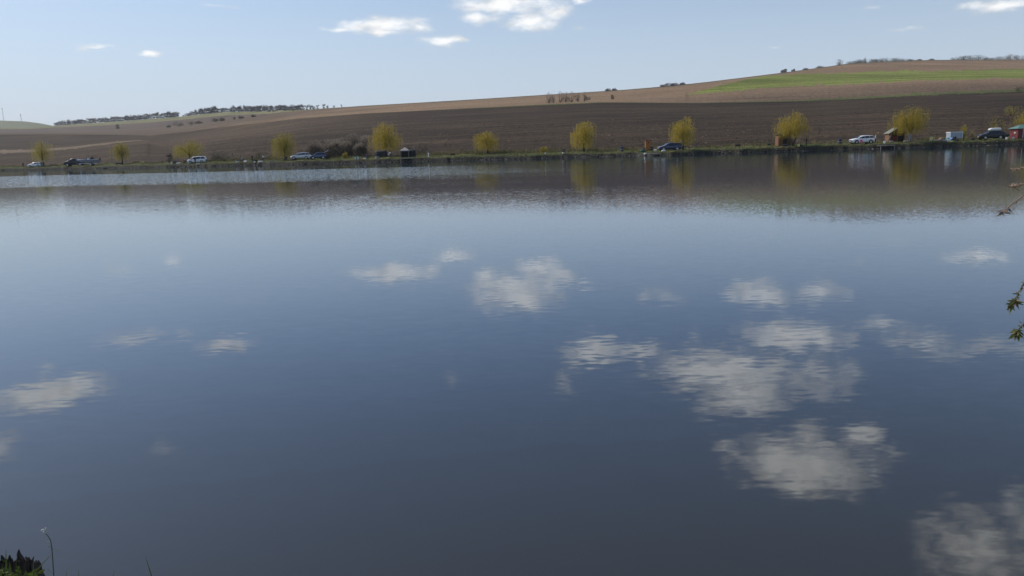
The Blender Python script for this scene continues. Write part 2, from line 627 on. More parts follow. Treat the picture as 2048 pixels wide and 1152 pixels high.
# ------------------------------------------------------------------ the land
def K(*pairs):
    xs = [p[0] for p in pairs]
    ys = [p[1] for p in pairs]
    return lambda x: float(np.interp(x, xs, ys))


# shoreline: distance to the far water's edge
shore_D0 = K((-1600, 330), (-300, 275), (0, 250), (150, 228), (280, 204), (420, 190), (560, 178), (700, 170), (840, 164), (980, 159), (1120, 155),
             (1270, 150), (1300, 145), (1345, 144), (1400, 148), (1520, 148), (1700, 149), (1820, 148), (2048, 149), (2600, 156), (3600, 190))
yS = K((-1600, 300), (0, 257), (50, 256), (108, 252), (240, 243), (362, 233.5), (441, 224.5), (540, 222), (625, 218.5), (727, 211.5), (917, 200.6), (1076, 190.5),
       (1250, 179.5), (1350, 171), (1418, 163.5), (1520, 151), (1568, 145), (1657, 133), (1691, 128), (1759, 123.5), (1861, 120), (2048, 119), (2400, 116), (3600, 140))
DS = K((-1600, 1700), (0, 1500), (362, 1300), (441, 1150), (540, 1000), (625, 850), (727, 780), (917, 680), (1076, 640), (1250, 640), (1370, 640), (1520, 700), (1691, 850), (2048, 950), (3600, 1000))
f1d = K((-1600, 1), (0, 1), (108, 3), (240, 6), (362, 6), (441, 7), (540, 5), (625, 1), (1000, .4), (1600, .5), (1691, 6), (1759, 6), (1861, 3), (2048, 2), (3600, 2))
yB = K((-1600, 316), (0, 269), (150, 268.5), (240, 270), (300, 271), (376, 263), (480, 250), (600, 237), (727, 227), (917, 217.5), (1076, 209.5), (1200, 204.5), (1300, 205), (1400, 205.5),
       (1500, 203), (1600, 200.5), (1691, 196), (1861, 186), (2031, 179), (2500, 160), (3600, 160))
DB = K((-1600, 740), (0, 700), (240, 640), (376, 560), (480, 500), (600, 450), (727, 440), (2048, 420), (3600, 420))
bdy = K((0, .15), (850, .15), (1000, 1.2), (1150, 1.6), (1250, .6), (1400, .6), (1600, 2), (1750, 3.5), (2048, 4))
F2w = K((600, 0), (700, 1))
yF2a = K((-1600, 312), (0, 266.5), (150, 265), (239, 261), (342, 252), (445, 239), (506, 231), (600, 222), (700, 215))
yGl = K((1374, 189.5), (1554, 175), (1691, 169), (1861, 160), (2048, 156), (2400, 150), (3600, 160))
yGu = K((1374, 189), (1435, 172), (1486, 160), (1534, 151.7), (1600, 147.5), (1691, 145), (1861, 141), (2048, 138), (2400, 134), (3600, 150))
DGl = K((1374, 500), (2048, 520))
DGu = K((1374, 502), (1435, 540), (1486, 590), (1534, 640), (1600, 670), (1691, 690), (2048, 720))
yLu = K((-1600, 345), (0, 300), (62, 299.5), (143, 293.5), (239, 282.5), (300, 279))
lth = K((-1600, 6), (0, 6), (143, 4), (239, 2.5), (300, .15))
lthD = K((-1600, 40), (0, 40), (143, 30), (239, 14), (300, .5))
rng_bank = np.random.RandomState(5)
_jit = np.interp(np.arange(-1700, 3800), np.arange(-1700, 3800, 9), rng_bank.normal(0, .13, len(np.arange(-1700, 3800, 9))))
_jit2 = np.interp(np.arange(-1700, 3800), np.arange(-1700, 3800, 60), rng_bank.normal(0, .7, len(np.arange(-1700, 3800, 60))))
_jh = np.interp(np.arange(-1700, 3800), np.arange(-1700, 3800, 14), rng_bank.normal(0, .07, len(np.arange(-1700, 3800, 14))))


def shore_D(px):
    i = int(px) + 1700
    return shore_D0(px) + _jit[i] + _jit2[i]


def zof(px, py, D):
    return at(px, py, D).z


bank_h = K((-1600, .6), (0, .62), (400, .66), (800, .72), (1200, .72), (1290, .55), (1400, .72), (1700, .82), (3600, .85))


def control(px):
    """control points (D, z) of the land along one picture column"""
    D0 = shore_D(px)
    bh = bank_h(px) + _jh[int(px) + 1700]
    pts = [(D0 - 2.0, -1.2), (D0 - .12, -.12), (D0 + .65, bh), (D0 + 4.5, bh + .22), (D0 + 11, bh + .5)]
    Db, yb = DB(px), yB(px)
    zb = zof(px, yb, Db)
    # light stripe on the left, plain mid field elsewhere
    w = float(np.clip((340 - px) / 60, 0, 1))
    Dl = w * K((-1600, 460), (0, 440), (300, 380))(px) + (1 - w) * K((280, 340), (600, 300), (1024, 285), (2048, 275))(px)
    tt = (Dl - (D0 + 11)) / (Db - (D0 + 11))
    zauto = (bh + .5) + (zb - bh - .5) * (tt * .82 + .18 * tt * tt)
    zl = w * zof(px, yLu(px), Dl) + (1 - w) * zauto
    Dll = Dl - lthD(px)
    if w > 0:
        zll = zof(px, yLu(px) + lth(px), Dll) * w + (1 - w) * (zauto - .05)
    else:
        zll = zl - .05
    pts += [(Dll, zll), (Dl, zl)]
    dd = bdy(px)
    Dbl = Db - 3.0 * dd
    pts += [(Dbl, zof(px, yb + dd, Dbl)), (Db, zb)]
    Ds, ys = DS(px), yS(px)
    w2 = F2w(px)
    yf2 = (1 - w2) * yF2a(px) + w2 * (ys + 1.5)
    Df2 = Ds * ((1 - w2) * K((0, .75), (600, .93))(px) + w2 * .97)
    if px < 1374:
        yg = yb + .5 * (yf2 - yb)
        Dg = Db + .5 * (Df2 - Db)
        wl = float(np.clip((1374 - px) / 80, 0, 1))
        Dg = wl * Dg + (1 - wl) * DGl(px)
        g1 = (Dg, zof(px, yg + .1, Dg))
        g2 = (Dg + .6, zof(px, yg, Dg + .6))
    else:
        g1 = (DGl(px), zof(px, yGl(px), DGl(px)))
        g2 = (DGu(px), zof(px, yGu(px), DGu(px)))
    Df1 = Df2 + .6 * (Ds - Df2)
    zs = zof(px, ys, Ds)
    pts += [g1, g2, (Df2, zof(px, yf2, Df2)), (Df1, zof(px, ys + f1d(px) * (1 if f1d(px) < 1.4 or w2 < .5 else 1), Df1) if ys + f1d(px) < yf2 else zof(px, ys + .4 * (yf2 - ys), Df1)),
            (Ds, zs), (Ds + 60, zs - 5), (Ds + 350, zs - 60)]
    D = np.array([p[0] for p in pts])
    z = np.array([p[1] for p in pts])
    for i in range(1, len(D)):
        if D[i] <= D[i - 1]:
            D[i] = D[i - 1] + .05
    return D, z


def pchip_eval(D, z, q):
    h = np.diff(D)
    d = np.diff(z) / h
    m_ = np.zeros_like(z)
    m_[0], m_[-1] = d[0], d[-1]
    for i in range(1, len(z) - 1):
        if d[i - 1] * d[i] > 0:
            w1, w2 = 2 * h[i] + h[i - 1], h[i] + 2 * h[i - 1]
            m_[i] = (w1 + w2) / (w1 / d[i - 1] + w2 / d[i])
    i = np.clip(np.searchsorted(D, q) - 1, 0, len(h) - 1)
    t = (q - D[i]) / h[i]
    return ((1 + 2 * t) * (1 - t) ** 2 * z[i] + t * (1 - t) ** 2 * h[i] * m_[i] + t * t * (3 - 2 * t) * z[i + 1] + t * t * (t - 1) * h[i] * m_[i + 1])


def ground_z(px, D):
    a, b = control(px)
    return float(pchip_eval(a, b, np.array([D]))[0])


def spot(px, off, lift=0.0):
    """a point on the far bank, `off` metres behind the water's edge"""
    D = shore_D0(px) + off
    z = ground_z(px, D)
    return Vector((place_x(px, D, z), D, z + lift))


def spot_D(px, D):
    z = ground_z(px, D)
    return Vector((place_x(px, D, z), D, z))


BAND_ROWS = [2, 5, 4, 6, 30, 5, 46, 4, 22, 20, 14, 12, 6, 3, 3]
BAND_MAT = ['bank_earth', 'bank_earth', 'bank_grass', 'bank_grass', 'soil_dark', 'soil_stripe', 'soil_dark', 'verge', 'soil_light', 'field_green', 'soil_light', 'soil_far', 'field_pale_grass', 'soil_far', 'soil_far']


def build_land():
    cols = list(range(-1600, -80, 40)) + list(range(-80, 2130, 4)) + list(range(2130, 3600, 40))
    names = []
    for b in BAND_MAT:
        if b not in names:
            names.append(b)
    rs = np.random.RandomState(11)
    V = []
    nrow = sum(BAND_ROWS) + 1
    for px in cols:
        D, z = control(px)
        q = []
        for b, n in enumerate(BAND_ROWS):
            for k in range(n):
                q.append(D[b] + (D[b + 1] - D[b]) * k / n)
        q.append(D[-1])
        q = np.array(q)
        zz = pchip_eval(D, z, q)
        for d_, z_ in zip(q, zz):
            V.append((place_x(px, d_, z_), d_, z_))
    V = np.array(V).reshape(len(cols), nrow, 3)
    # uneven water's edge and lumpy strip
    r0 = BAND_ROWS[0]
    r1 = r0 + BAND_ROWS[1]
    V[:, 1:r1, 1] += rs.normal(0, .03, V[:, 1:r1, 1].shape)
    V[:, r1:r1 + BAND_ROWS[2] + BAND_ROWS[3], 2] += rs.normal(0, .03, V[:, r1:r1 + BAND_ROWS[2] + BAND_ROWS[3], 2].shape)
    F, MI = [], []
    band_of = []
    for b, n in enumerate(BAND_ROWS):
        band_of += [names.index(BAND_MAT[b])] * n
    # ragged field margins: a few cells at each edge belong to the neighbouring field
    starts = np.cumsum([0] + BAND_ROWS)
    swap = {}
    for b in range(4, 12):
        rag = np.interp(np.arange(len(cols)), np.arange(0, len(cols), 3), rs.normal(0, 1.0, len(np.arange(0, len(cols), 3))))
        for i in range(len(cols) - 1):
            v = rag[i] + rs.normal(0, .6)
            if BAND_MAT[b] == BAND_MAT[b - 1] or (b in (5, 6) and cols[i] > 240) or (b in (7, 8) and cols[i] < 1600) or (b in (9, 10) and cols[i] < 1450) or (b == 11 and cols[i] > 560):
                continue
            if v > .7 and BAND_ROWS[b] > 5:
                for q in range(1 if v < 1.4 else 2):
                    swap[(i, starts[b] + q)] = names.index(BAND_MAT[b - 1])
            elif v < -.7 and BAND_ROWS[b - 1] > 5:
                for q in range(1 if v > -1.4 else 2):
                    swap[(i, starts[b] - 1 - q)] = names.index(BAND_MAT[b])
    for i in range(len(cols) - 1):
        for j in range(nrow - 1):
            F.append((i * nrow + j, (i + 1) * nrow + j, (i + 1) * nrow + j + 1, i * nrow + j + 1))
            MI.append(swap.get((i, j), band_of[j]))
    me = bpy.data.meshes.new('hillside')
    me.from_pydata(V.reshape(-1, 3).tolist(), [], F)
    for nm in names:
        me.materials.append(M[nm])
    me.polygons.foreach_set('material_index', MI)
    me.polygons.foreach_set('use_smooth', [True] * len(F))
    me.update()
    tag(link_mesh('hillside', me), kind='structure')

    # the farthest hill, left
    ysk = K((-1600, 262), (-700, 240), (-300, 237), (0, 241), (51, 242.7), (80, 246.5), (106, 251.5), (140, 258), (240, 268))
    mb = MB()
    cx = list(range(-1600, 241, 16))
    nr = 14
    for px in cx:
        for j in range(nr):
            t = j / (nr - 4) if j <= nr - 4 else 1 + .12 * (j - nr + 4)
            D = 2000 + 800 * t
            if t <= 1:
                base = ysk(px) + (horizon(px) - 55 - ysk(px)) * .6 * (1 - t) ** 1.3
                z = zof(px, max(base, ysk(px)), D)
            else:
                z = zof(px, ysk(px), 2800) - 120 * (t - 1) ** 1.5
            mb.v.append((place_x(px, D, z), D, z))
    for i in range(len(cx) - 1):
        for j in range(nr - 1):
            mb.face((i * nr + j, (i + 1) * nr + j, (i + 1) * nr + j + 1, i * nr + j + 1))
    tag(mb.build('far_hill', 'far_grass', smooth=True), kind='structure')

    mb = MB()
    mb.poly(((-5000, -5000, -3), (5000, -5000, -3), (5000, 5000, -3), (-5000, 5000, -3)))
    tag(mb.build('ground', 'bank_earth'), kind='structure')
    mb = MB()
    mb.poly(((-620, 1.2, 0), (620, 1.2, 0), (620, 345, 0), (-620, 345, 0)))
    tag(mb.build('water', 'lake_water'), kind='structure')
    # the near bank under the photographer
    rs = np.random.RandomState(3)
    mb = MB()
    xs = np.concatenate([np.arange(-620, -12, 20), np.arange(-12, 12, .25), np.arange(12, 621, 20)])
    prof = [(-60, .9), (-12, .75), (-3, .5), (-1, .45), (1.2, .42), (1.9, .40), (2.2, .36), (2.42, .18), (2.7, -.12), (3.4, -.55), (5, -1.4)]
    for x in xs:
        w = .10 * math.sin(x * 1.3) + .06 * math.sin(x * 3.7 + 1)
        for (y_, z_) in prof:
            mb.v.append((x, y_ + (w if y_ > 0 else 0), z_ + rs.normal(0, .012)))
    n = len(prof)
    for i in range(len(xs) - 1):
        for j in range(n - 1):
            mb.face((i * n + j, (i + 1) * n + j, (i + 1) * n + j + 1, i * n + j + 1))
    tag(mb.build('near_bank', 'bank_grass', smooth=True), kind='structure')


build_land()


def build_haze():
    mb = MB()
    mb.box((0, 0, 98), (10200, 10200, 206))
    mt = bpy.data.materials.new('air')
    mt.use_nodes = True
    t = NT(mt.node_tree)
    out = t.n('ShaderNodeOutputMaterial')
    v = t.n('ShaderNodeVolumePrincipled')
    v.inputs['Color'].default_value = (.92, .95, 1.0, 1)
    v.inputs['Density'].default_value = HAZE_DENSITY
    v.inputs['Anisotropy'].default_value = .2
    t.nt.links.new(v.outputs[0], out.inputs['Volume'])
    o = mb.build('haze', mt)
    tag(o, 'thin bluish haze over the lake and the hills', 'haze', kind='stuff')


HAZE_DENSITY = .00007
build_haze()
# ------------------------------------------------------------------ trees
def leaf_quads(mb, p, d, side, L, W):
    e = p + d * L
    mid = p + d * (L * .45)
    mb.poly((p, mid + side * W * .5, e, mid - side * W * .5))


def rvec(r):
    v = Vector((r.gauss(0, 1), r.gauss(0, 1), r.gauss(0, 1)))
    return v.normalized()


def willow(px, off, left, right, top, low, base, seed, label, dull=False, trunk_px=None, forks=1, strands=340, lean=0.0, peak=0.0):
    """weeping willow; extents are given where they stand in the picture at that distance"""
    r = random.Random(seed)
    tp = trunk_px if trunk_px is not None else px
    loc = spot(tp, off)
    s = loc.y / FPX
    H = (base - top) * s
    Rl, Rr = (tp - left) * s, (right - tp) * s
    zlow = max(.5, (base - low) * s)
    root = empty('willow_tree', loc)
    tag(root, label, 'tree', 'yellow willows along the far bank')
    tm = MB()
    limbs = []
    Wd = (Rl + Rr)
    for k in range(forks):
        a = 0 if forks == 1 else (-1 if k == 0 else 1)
        h0 = min(H * .30, 1.7)
        top_p = Vector((a * .55 + lean * .3, r.uniform(-.1, .1), h0))
        mid_p = Vector((a * .2 + r.uniform(-.05, .05), 0, h0 * .5))
        rad = .17 if forks == 1 else .14
        tm.tube([(a * .05, 0, -.25), mid_p, top_p], [rad * 1.25, rad, rad * .85], 7)
        nl = 12 if forks == 1 else 7
        for i in range(nl):
            th = 2 * math.pi * (i + r.random() * .7) / nl
            q = math.sqrt(r.random()) if i else .1
            rx = (Rr if math.cos(th) > 0 else Rl) * .80
            ex = Vector((math.cos(th) * rx * q, math.sin(th) * Wd * .34 * q, H * (r.uniform(.84, .99) - .34 * q ** 2)))
            if peak:
                ex.z *= 1 - .38 * min(1, abs(ex.x - peak) / max(Rl, Rr))
            m1 = top_p.lerp(ex, .5) + Vector((0, 0, H * .05))
            tm.tube([top_p, m1, ex], [rad * .45, rad * .26, .02], 5)
            limbs.append((top_p, m1, ex))
    tm.build('trunk', 'bark', root, smooth=True)
    cm = MB()
    for i in range(int(strands * 1.2)):
        a, b, c = r.choice(limbs)
        t = r.uniform(.35, 1.0) ** .8
        p = a.lerp(b, t * 2) if t < .5 else b.lerp(c, t * 2 - 1)
        out = Vector((c.x, c.y, 0))
        out = out.normalized() if out.length > .05 else Vector((0, 0, 0))
        sp_ = Wd * .11
        apex = p + out * r.uniform(0, sp_) + Vector((r.gauss(0, sp_), r.gauss(0, sp_), r.uniform(.0, .28)))
        apex.x = max(-Rl * .98, min(Rr * .98, apex.x))
        edge = min(1, abs(apex.x) / (Rr if apex.x > 0 else Rl))
        floor_ = zlow * r.uniform(.62, 1.25)
        end = floor_ + max(0, apex.z - floor_) * (r.random() ** 2.3) * .85
        fin = Vector((apex.x * 1.03 + r.gauss(0, .06), apex.y * 1.03, min(end, apex.z - .25)))
        n = max(6, int((apex.z - fin.z) / .20) + 4)
        prev = p
        for k in range(1, n + 1):
            u = k / n
            if u < .25:
                w_ = u / .25
                q = p.lerp(apex, w_) + Vector((0, 0, .10 * math.sin(w_ * math.pi)))
            else:
                w_ = (u - .25) / .75
                q = apex.lerp(fin, w_)
            q = q + Vector((r.gauss(0, .035), r.gauss(0, .035), r.gauss(0, .03)))
            d = (q - prev)
            if d.length > 1e-4 and u > .10:
                d = d.normalized()
                d = (d + rvec(r) * .5).normalized()
                side = d.cross(rvec(r))
                if side.length > .05:
                    leaf_quads(cm, q, d, side.normalized(), r.uniform(.20, .36), r.uniform(.04, .075))
                    if r.random() < .45:
                        d2 = (d + rvec(r) * .8).normalized()
                        leaf_quads(cm, q, d2, side.normalized(), r.uniform(.15, .28), r.uniform(.04, .07))
            prev = q
    # loose upright tips at the top
    for (a, b, c) in limbs:
        for _ in range(4):
            q = b.lerp(c, r.uniform(.6, 1.0))
            d = Vector((r.gauss(0, .45), r.gauss(0, .4), 1)).normalized()
            for k in range(r.randint(2, 6)):
                q = q + d * .12
                leaf_quads(cm, q, (d + rvec(r) * .6).normalized(), d.cross(rvec(r)).normalized(), .2, .05)
    cm.build('crown', 'willow_leaf_dull' if dull else 'willow_leaf', root)
    return root


willow(87, 9, 60, 114, 279, 320, 332, 1, 'hazy olive willow behind the white car with a raised tailgate', dull=True, strands=250)
willow(245, 8, 224, 263, 282, 318, 328, 2, 'small dull willow on a thin trunk right of the truck and boat', dull=True, strands=230)
willow(381, 9, 349, 414, 277, 314, 326, 3, 'broad low willow rising behind the white minivan', dull=True, strands=330)
willow(571, 7, 546, 597, 264, 316, 321, 4, 'tall narrow willow left of the silver estate car', strands=320, dull=True)
willow(773, 10, 741, 806, 252, 305, 317, 5, 'bright full willow between the shrub thicket and the pale gazebo', strands=460)
willow(976, 9, 947, 1000, 259, 304, 313, 6, 'low lopsided willow standing alone with its peak to the left', strands=300, peak=-.9)
willow(1168, 8, 1142, 1193, 243, 297, 305, 7, 'rounded willow between the seated angler and the blue bin', strands=330)
willow(1366, 5.5, 1337, 1392, 233, 285, 297, 8, 'airy willow on a thin straight trunk behind the navy car', strands=300)
willow(1580, 3.4, 1547, 1613, 221, 269, 291, 9, 'willow with a forked trunk hanging over the orange plank hut', strands=430, forks=2, trunk_px=1586)
willow(1820, 3.6, 1781, 1851, 211, 263, 285, 10, 'large dense willow leaning over the gabled brown hut', strands=520)
willow(2064, 8, 2034, 2098, 209, 254, 277, 11, 'willow cut off by the right picture edge above the red hut', strands=320)


def shrub(name, loc, w, h, mats, seed, label, cat='shrub', group=None, n=500, leaf=.3, depth=None, upright=.5, pale_top=False):
    """low twiggy bush: stems and a ragged crown of small faces"""
    r = random.Random(seed)
    root = empty(name, loc)
    tag(root, label, cat, group)
    root_mesh = shrub_meshes(w, h, r, n, leaf, depth or w * .7, upright, pale_top)
    st, cr = root_mesh
    st.build('stems', 'bark', root)
    cr.build('crown', mats, root)
    return root


def shrub_meshes(w, h, r, n, leaf, depth, upright, pale_top):
    st, cr = MB(), MB()
    lobes = [(r.uniform(-.32, .32) * w, r.uniform(-.3, .3) * depth, r.uniform(.55, 1.0)) for _ in range(max(3, int(w / h * 3)))]
    for (x, y, k) in lobes:
        st.tube([(x * .03, y * .03, -.15), (x * .8, y * .8, h * .35), (x, y, h * k * .7)], [.06 * h / 2, .04 * h / 2, .015], 4)
    for i in range(n):
        x0, y0, k = r.choice(lobes)
        v = rvec(r)
        q = Vector((x0 + v.x * w * .22 * r.random() ** .4, y0 + v.y * depth * .25, 0))
        hh = h * k * (1 - .5 * min(1, abs(q.x) / (w * .55)) ** 2)
        z = hh * (r.random() ** .95)
        q.z = max(.02, z)
        d = (rvec(r) * (1 - upright) + Vector((q.x / w, q.y / depth, 1)) * upright).normalized()
        side = d.cross(rvec(r))
        if side.length < .05:
            continue
        leaf_quads(cr, q, d, side.normalized(), leaf * r.uniform(.6, 1.4), leaf * r.uniform(.22, .5))
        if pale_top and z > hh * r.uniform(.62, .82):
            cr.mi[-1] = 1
    return st, cr


# thicket left of the bright willow
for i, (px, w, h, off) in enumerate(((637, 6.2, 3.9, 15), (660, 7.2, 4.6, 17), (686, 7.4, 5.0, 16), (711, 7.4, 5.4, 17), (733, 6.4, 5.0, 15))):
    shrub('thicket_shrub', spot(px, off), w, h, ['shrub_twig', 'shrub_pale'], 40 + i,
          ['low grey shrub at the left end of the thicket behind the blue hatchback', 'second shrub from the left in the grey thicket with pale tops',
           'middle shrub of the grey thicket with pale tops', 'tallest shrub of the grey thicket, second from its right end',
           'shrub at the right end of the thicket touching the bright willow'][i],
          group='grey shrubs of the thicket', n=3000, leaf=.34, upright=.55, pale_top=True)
for i, (px, off, w, h, mt, lab) in enumerate((
        (689, 8, 1.5, 1.5, 'willow_leaf_dull', 'small yellow bush in front of the grey thicket'),
        (1927, 9, 2.6, 3.2, 'willow_leaf_dull', 'thin yellow bush just right of the box trailer'),
        (1990, 10, 3.4, 4.2, 'willow_leaf_dull', 'yellowish bush rising behind the dark car with the white roof box'),
        (1944, 7, 2.4, 1.8, 'dry_grass', 'reddish dry weed clump between the box trailer and the dark car'),
        (1087, 7, 2.0, 1.3, 'willow_leaf_dull', 'low yellow-green bush on the verge right of the lopsided willow'),
        (822, 12, 5.5, 2.6, 'shrub_twig', 'brown bush behind the pale gazebo'),
        (845, 14, 5.0, 2.4, 'shrub_twig', 'brown bush right of the pale gazebo'),
        (610, 14, 5.0, 2.0, 'shrub_twig', 'low brown bush between the narrow willow and the grey thicket'),
        (450, 12, 7.0, 2.6, 'shrub_green', 'wide dark bush right of the white minivan'),
        (430, 13, 4.0, 2.4, 'shrub_twig', 'brown bush close behind the rear of the white minivan'),
        (340, 10, 2.4, 3.0, 'shrub_twig', 'thin bare bush left of the broad low willow'),
        (530, 12, 6.0, 2.6, 'shrub_green', 'scrubby bush behind the person in the white shirt'))):
    shrub('shrub', spot(px, off), w, h, [mt], 60 + i, lab, group='bushes along the far bank', n=420, leaf=.28)
b = shrub('shrub', spot_D(2022, 240), 6.5, 3.2, ['willow_leaf_dull'], 90, 'yellow bush on the dark field at the right picture edge', n=260, leaf=.4)
b = shrub('shrub', spot_D(2040, 395), 5, 3.6, ['shrub_green'], 91, 'dark bush on the green verge at the right picture edge', n=260, leaf=.5)

# hedge bushes and the copse on the slope
for i, (px, D, w, h, mt, lab) in enumerate((
        (357, 1000, 17, 6.0, 'shrub_green', 'dark rounded bush leftmost of the row on the left slope'),
        (338, 1000, 7, 2.6, 'shrub_twig', 'tiny bush at the left end of the row on the left slope'),
        (381, 960, 11, 5.6, 'shrub_blossom', 'pale blossoming bush on the left slope'),
        (398, 930, 11, 3.6, 'shrub_green', 'dark low bush right of the pale blossoming one on the left slope'),
        (431, 890, 12, 4.5, 'shrub_twig', 'brown bush in the middle of the left slope'),
        (444, 880, 7, 3.5, 'shrub_green', 'small dark bush beside the brown one on the left slope'),
        (466, 860, 5, 4.8, 'shrub_blossom', 'small upright pale bush on the left slope'),
        (483, 830, 7, 2.0, 'shrub_twig', 'flat brown bush at the right end of the row on the left slope'),
        (507, 800, 4, 2.0, 'shrub_twig', 'single tiny bush below the ridge trees'),
        (237, 1180, 9, 7.0, 'shrub_green', 'lone round bush under the left tree belt'))):
    shrub('hillside_bush', spot_D(px, D), w, h, [mt], 100 + i, lab, 'bush', 'bushes on the left slope', n=330, leaf=1.1, upright=.3)
for i, (px, D, w, h) in enumerate(((1098, 446, 5, 6.0), (1108, 450, 6, 6.6), (1120, 448, 5, 6.2), (1131, 450, 6, 5.6), (1143, 447, 5, 5.6), (1156, 450, 5, 6.0), (1168, 446, 5, 5.0))):
    shrub('copse_shrub', spot_D(px, D), w, h, ['shrub_pale' if i < 2 else 'copse_twig'], 130 + i,
          ['pale leafing shrub at the left end of the copse on the field edge', 'second pale shrub of the copse on the field edge'][i] if i < 2 else '%s thin bare shrub from the left in the copse at the dark field edge' % ('first', 'second', 'third', 'fourth', 'fifth')[i - 2],
          'shrub', 'shrubs of the field-edge copse', n=200, leaf=.62, upright=.75)
for i, (px, w, h, mt, lab) in enumerate((
        (1176, 4, 2.2, 'shrub_green', 'dark bush right of the copse'), (1223, 3, 2.6, 'shrub_green', 'small dark bush on the light field right of the copse'))):
    shrub('hillside_bush', spot_D(px, 470), w, h, [mt], 150 + i, lab, 'bush', n=150, leaf=.6)
ORD = ['first', 'second', 'third', 'fourth', 'fifth', 'sixth', 'seventh', 'eighth', 'ninth', 'tenth', 'eleventh', 'twelfth', 'thirteenth', 'fourteenth']
CNT = {}
RIDGE = [(1218, 4, 2.2, 0), (1229, 3, 2, 0), (1325, 3, 1.6, 0), (1338, 6, 2.6, 0), (1349, 5, 2.2, 0), (1364, 4, 1.8, 0), (1566, 3, 2.8, 0), (1572, 4, 3.4, 0), (1586, 2.5, 2.6, 0),
         (1612, 4, 1.6, 0), (1640, 5, 1.8, 0), (1676, 8, 6.0, 1), (1704, 7, 3.2, 2), (1714, 8, 4.2, 2), (1723, 8, 4.6, 1), (1731, 6, 6.0, 2), (1742, 8, 4.0, 1), (1754, 6, 4.4, 2), (1766, 9, 4.2, 1), (1778, 9, 4.6, 2), (1790, 8, 4.2, 1), (1803, 7, 3.2, 1), (1818, 7, 2.4, 1),
         (1838, 5, 1.8, 1), (1862, 5, 2, 1), (1912, 8, 3.6, 1), (1924, 9, 5.2, 2), (1934, 9, 6.0, 1), (1944, 9, 5.6, 1), (1955, 9, 6.2, 2), (1968, 8, 4.0, 1), (1980, 7, 2.6, 0), (1998, 8, 4.6, 0), (2010, 9, 5.2, 0), (2022, 9, 6.4, 0), (2036, 9, 5.6, 0), (2050, 9, 5.8, 0)]
for i, (px, w, h, k) in enumerate(RIDGE):
    D = DS(px) - 4
    lab = None
    if px == 1676:
        lab = 'lone round bush on the right hilltop skyline'
    elif px < 1400:
        lab = '%s tiny bush from the left on the skyline above the middle of the hill'
    elif px < 1650:
        lab = '%s small dark bush from the left on the rising skyline'
    elif px < 1870:
        lab = '%s bush from the left in the left row along the right hilltop'
    elif px < 1990:
        lab = '%s shrub from the left in the clump on the right hilltop'
    else:
        lab = '%s bare shrub from the left at the right end of the hilltop skyline'
    if '%s' in lab:
        CNT[lab] = CNT.get(lab, -1) + 1
        lab = lab % ORD[CNT[lab]]
    shrub('ridge_bush', spot_D(px, D) - Vector((0, 0, .7)), w * 1.55, h * 1.12, [['bare_twig', 'shrub_twig', 'shrub_green'][k]], 200 + i, lab, 'bush', 'bushes along the right hilltop', n=340, leaf=.85, upright=.35 if k else .75)


def bare_tree_meshes(seed, H):
    r = random.Random(seed)
    tm, cm = MB(), MB()
    tm.tube([(0, 0, -.5), (r.uniform(-.2, .2), 0, H * .3), (r.uniform(-.3, .3), 0, H * .62)], [.20, .16, .07], 5)

    def grow(p, d, L, lev, rad):
        q = p + d * L
        side = d.cross(rvec(r)).normalized()
        cm.ribbon(p, q, rad * 2, side)
        cm.ribbon(p, q, rad * 2, d.cross(side).normalized())
        if lev == 0:
            return
        for k in range(4 if lev > 1 else 5):
            nd = (d + rvec(r) * .75 + Vector((0, 0, .22))).normalized()
            grow(p.lerp(q, r.uniform(.4, 1)), nd, L * r.uniform(.5, .75), lev - 1, rad * .62)
    for k in range(11):
        z = H * (r.uniform(.02, .16) if k > 5 else r.uniform(.15, .6))
        th = r.uniform(0, 6.28)
        grow(Vector((0, 0, z)), Vector((math.cos(th) * .6, math.sin(th) * .6, 1)).normalized(), H * (.26 if k < 6 else .16), 3, .16 if k < 6 else .2)
    return tm.mesh('trunk', 'bark'), cm.mesh('crown', 'bare_twig')


TREES = [bare_tree_meshes(s, 11.0) for s in range(6)]


def bare_tree(px, D, k, r, label, group):
    loc = spot_D(px, D) - Vector((0, 0, .8))
    o = empty('bare_tree', loc, r.uniform(0, 6.28))
    o.scale = (k * r.uniform(1.4, 2.1), k * r.uniform(1.2, 1.8), k)
    tag(o, label, 'tree', group)
    tm, cm = r.choice(TREES)
    link_mesh('trunk', tm, o)
    link_mesh('crown', cm, o)


r = random.Random(77)
px = 110.0
while px < 358:
    bare_tree(px, DS(px) - r.uniform(0, 25), r.uniform(.6, .95) * K((108, .75), (130, .95), (360, 1.05))(px), r, 'bare grey tree in the tree belt along the far left ridge', 'trees of the left ridge belt')
    px += r.uniform(1.6, 3.4)
px = 366.0
while px < 640:
    k = K((366, .45), (385, .8), (400, 1.15), (432, 1.25), (441, .7), (470, .95), (560, .85), (600, .75), (640, .55))(px)
    bare_tree(px, DS(px) - r.uniform(0, 18), r.uniform(.55, .9) * k, r, 'bare grey tree in the second belt right of the notch in the left ridge', 'trees of the second ridge belt')
    px += r.uniform(1.6, 3.4) if px < 600 else r.uniform(5, 9)
for px, k in ((648, .5), (655, .35), (668, .3), (684, .3)):
    bare_tree(px, DS(px) - 3, k, r, 'stunted bare tree trailing off the second belt along the skyline', 'stunted skyline trees')


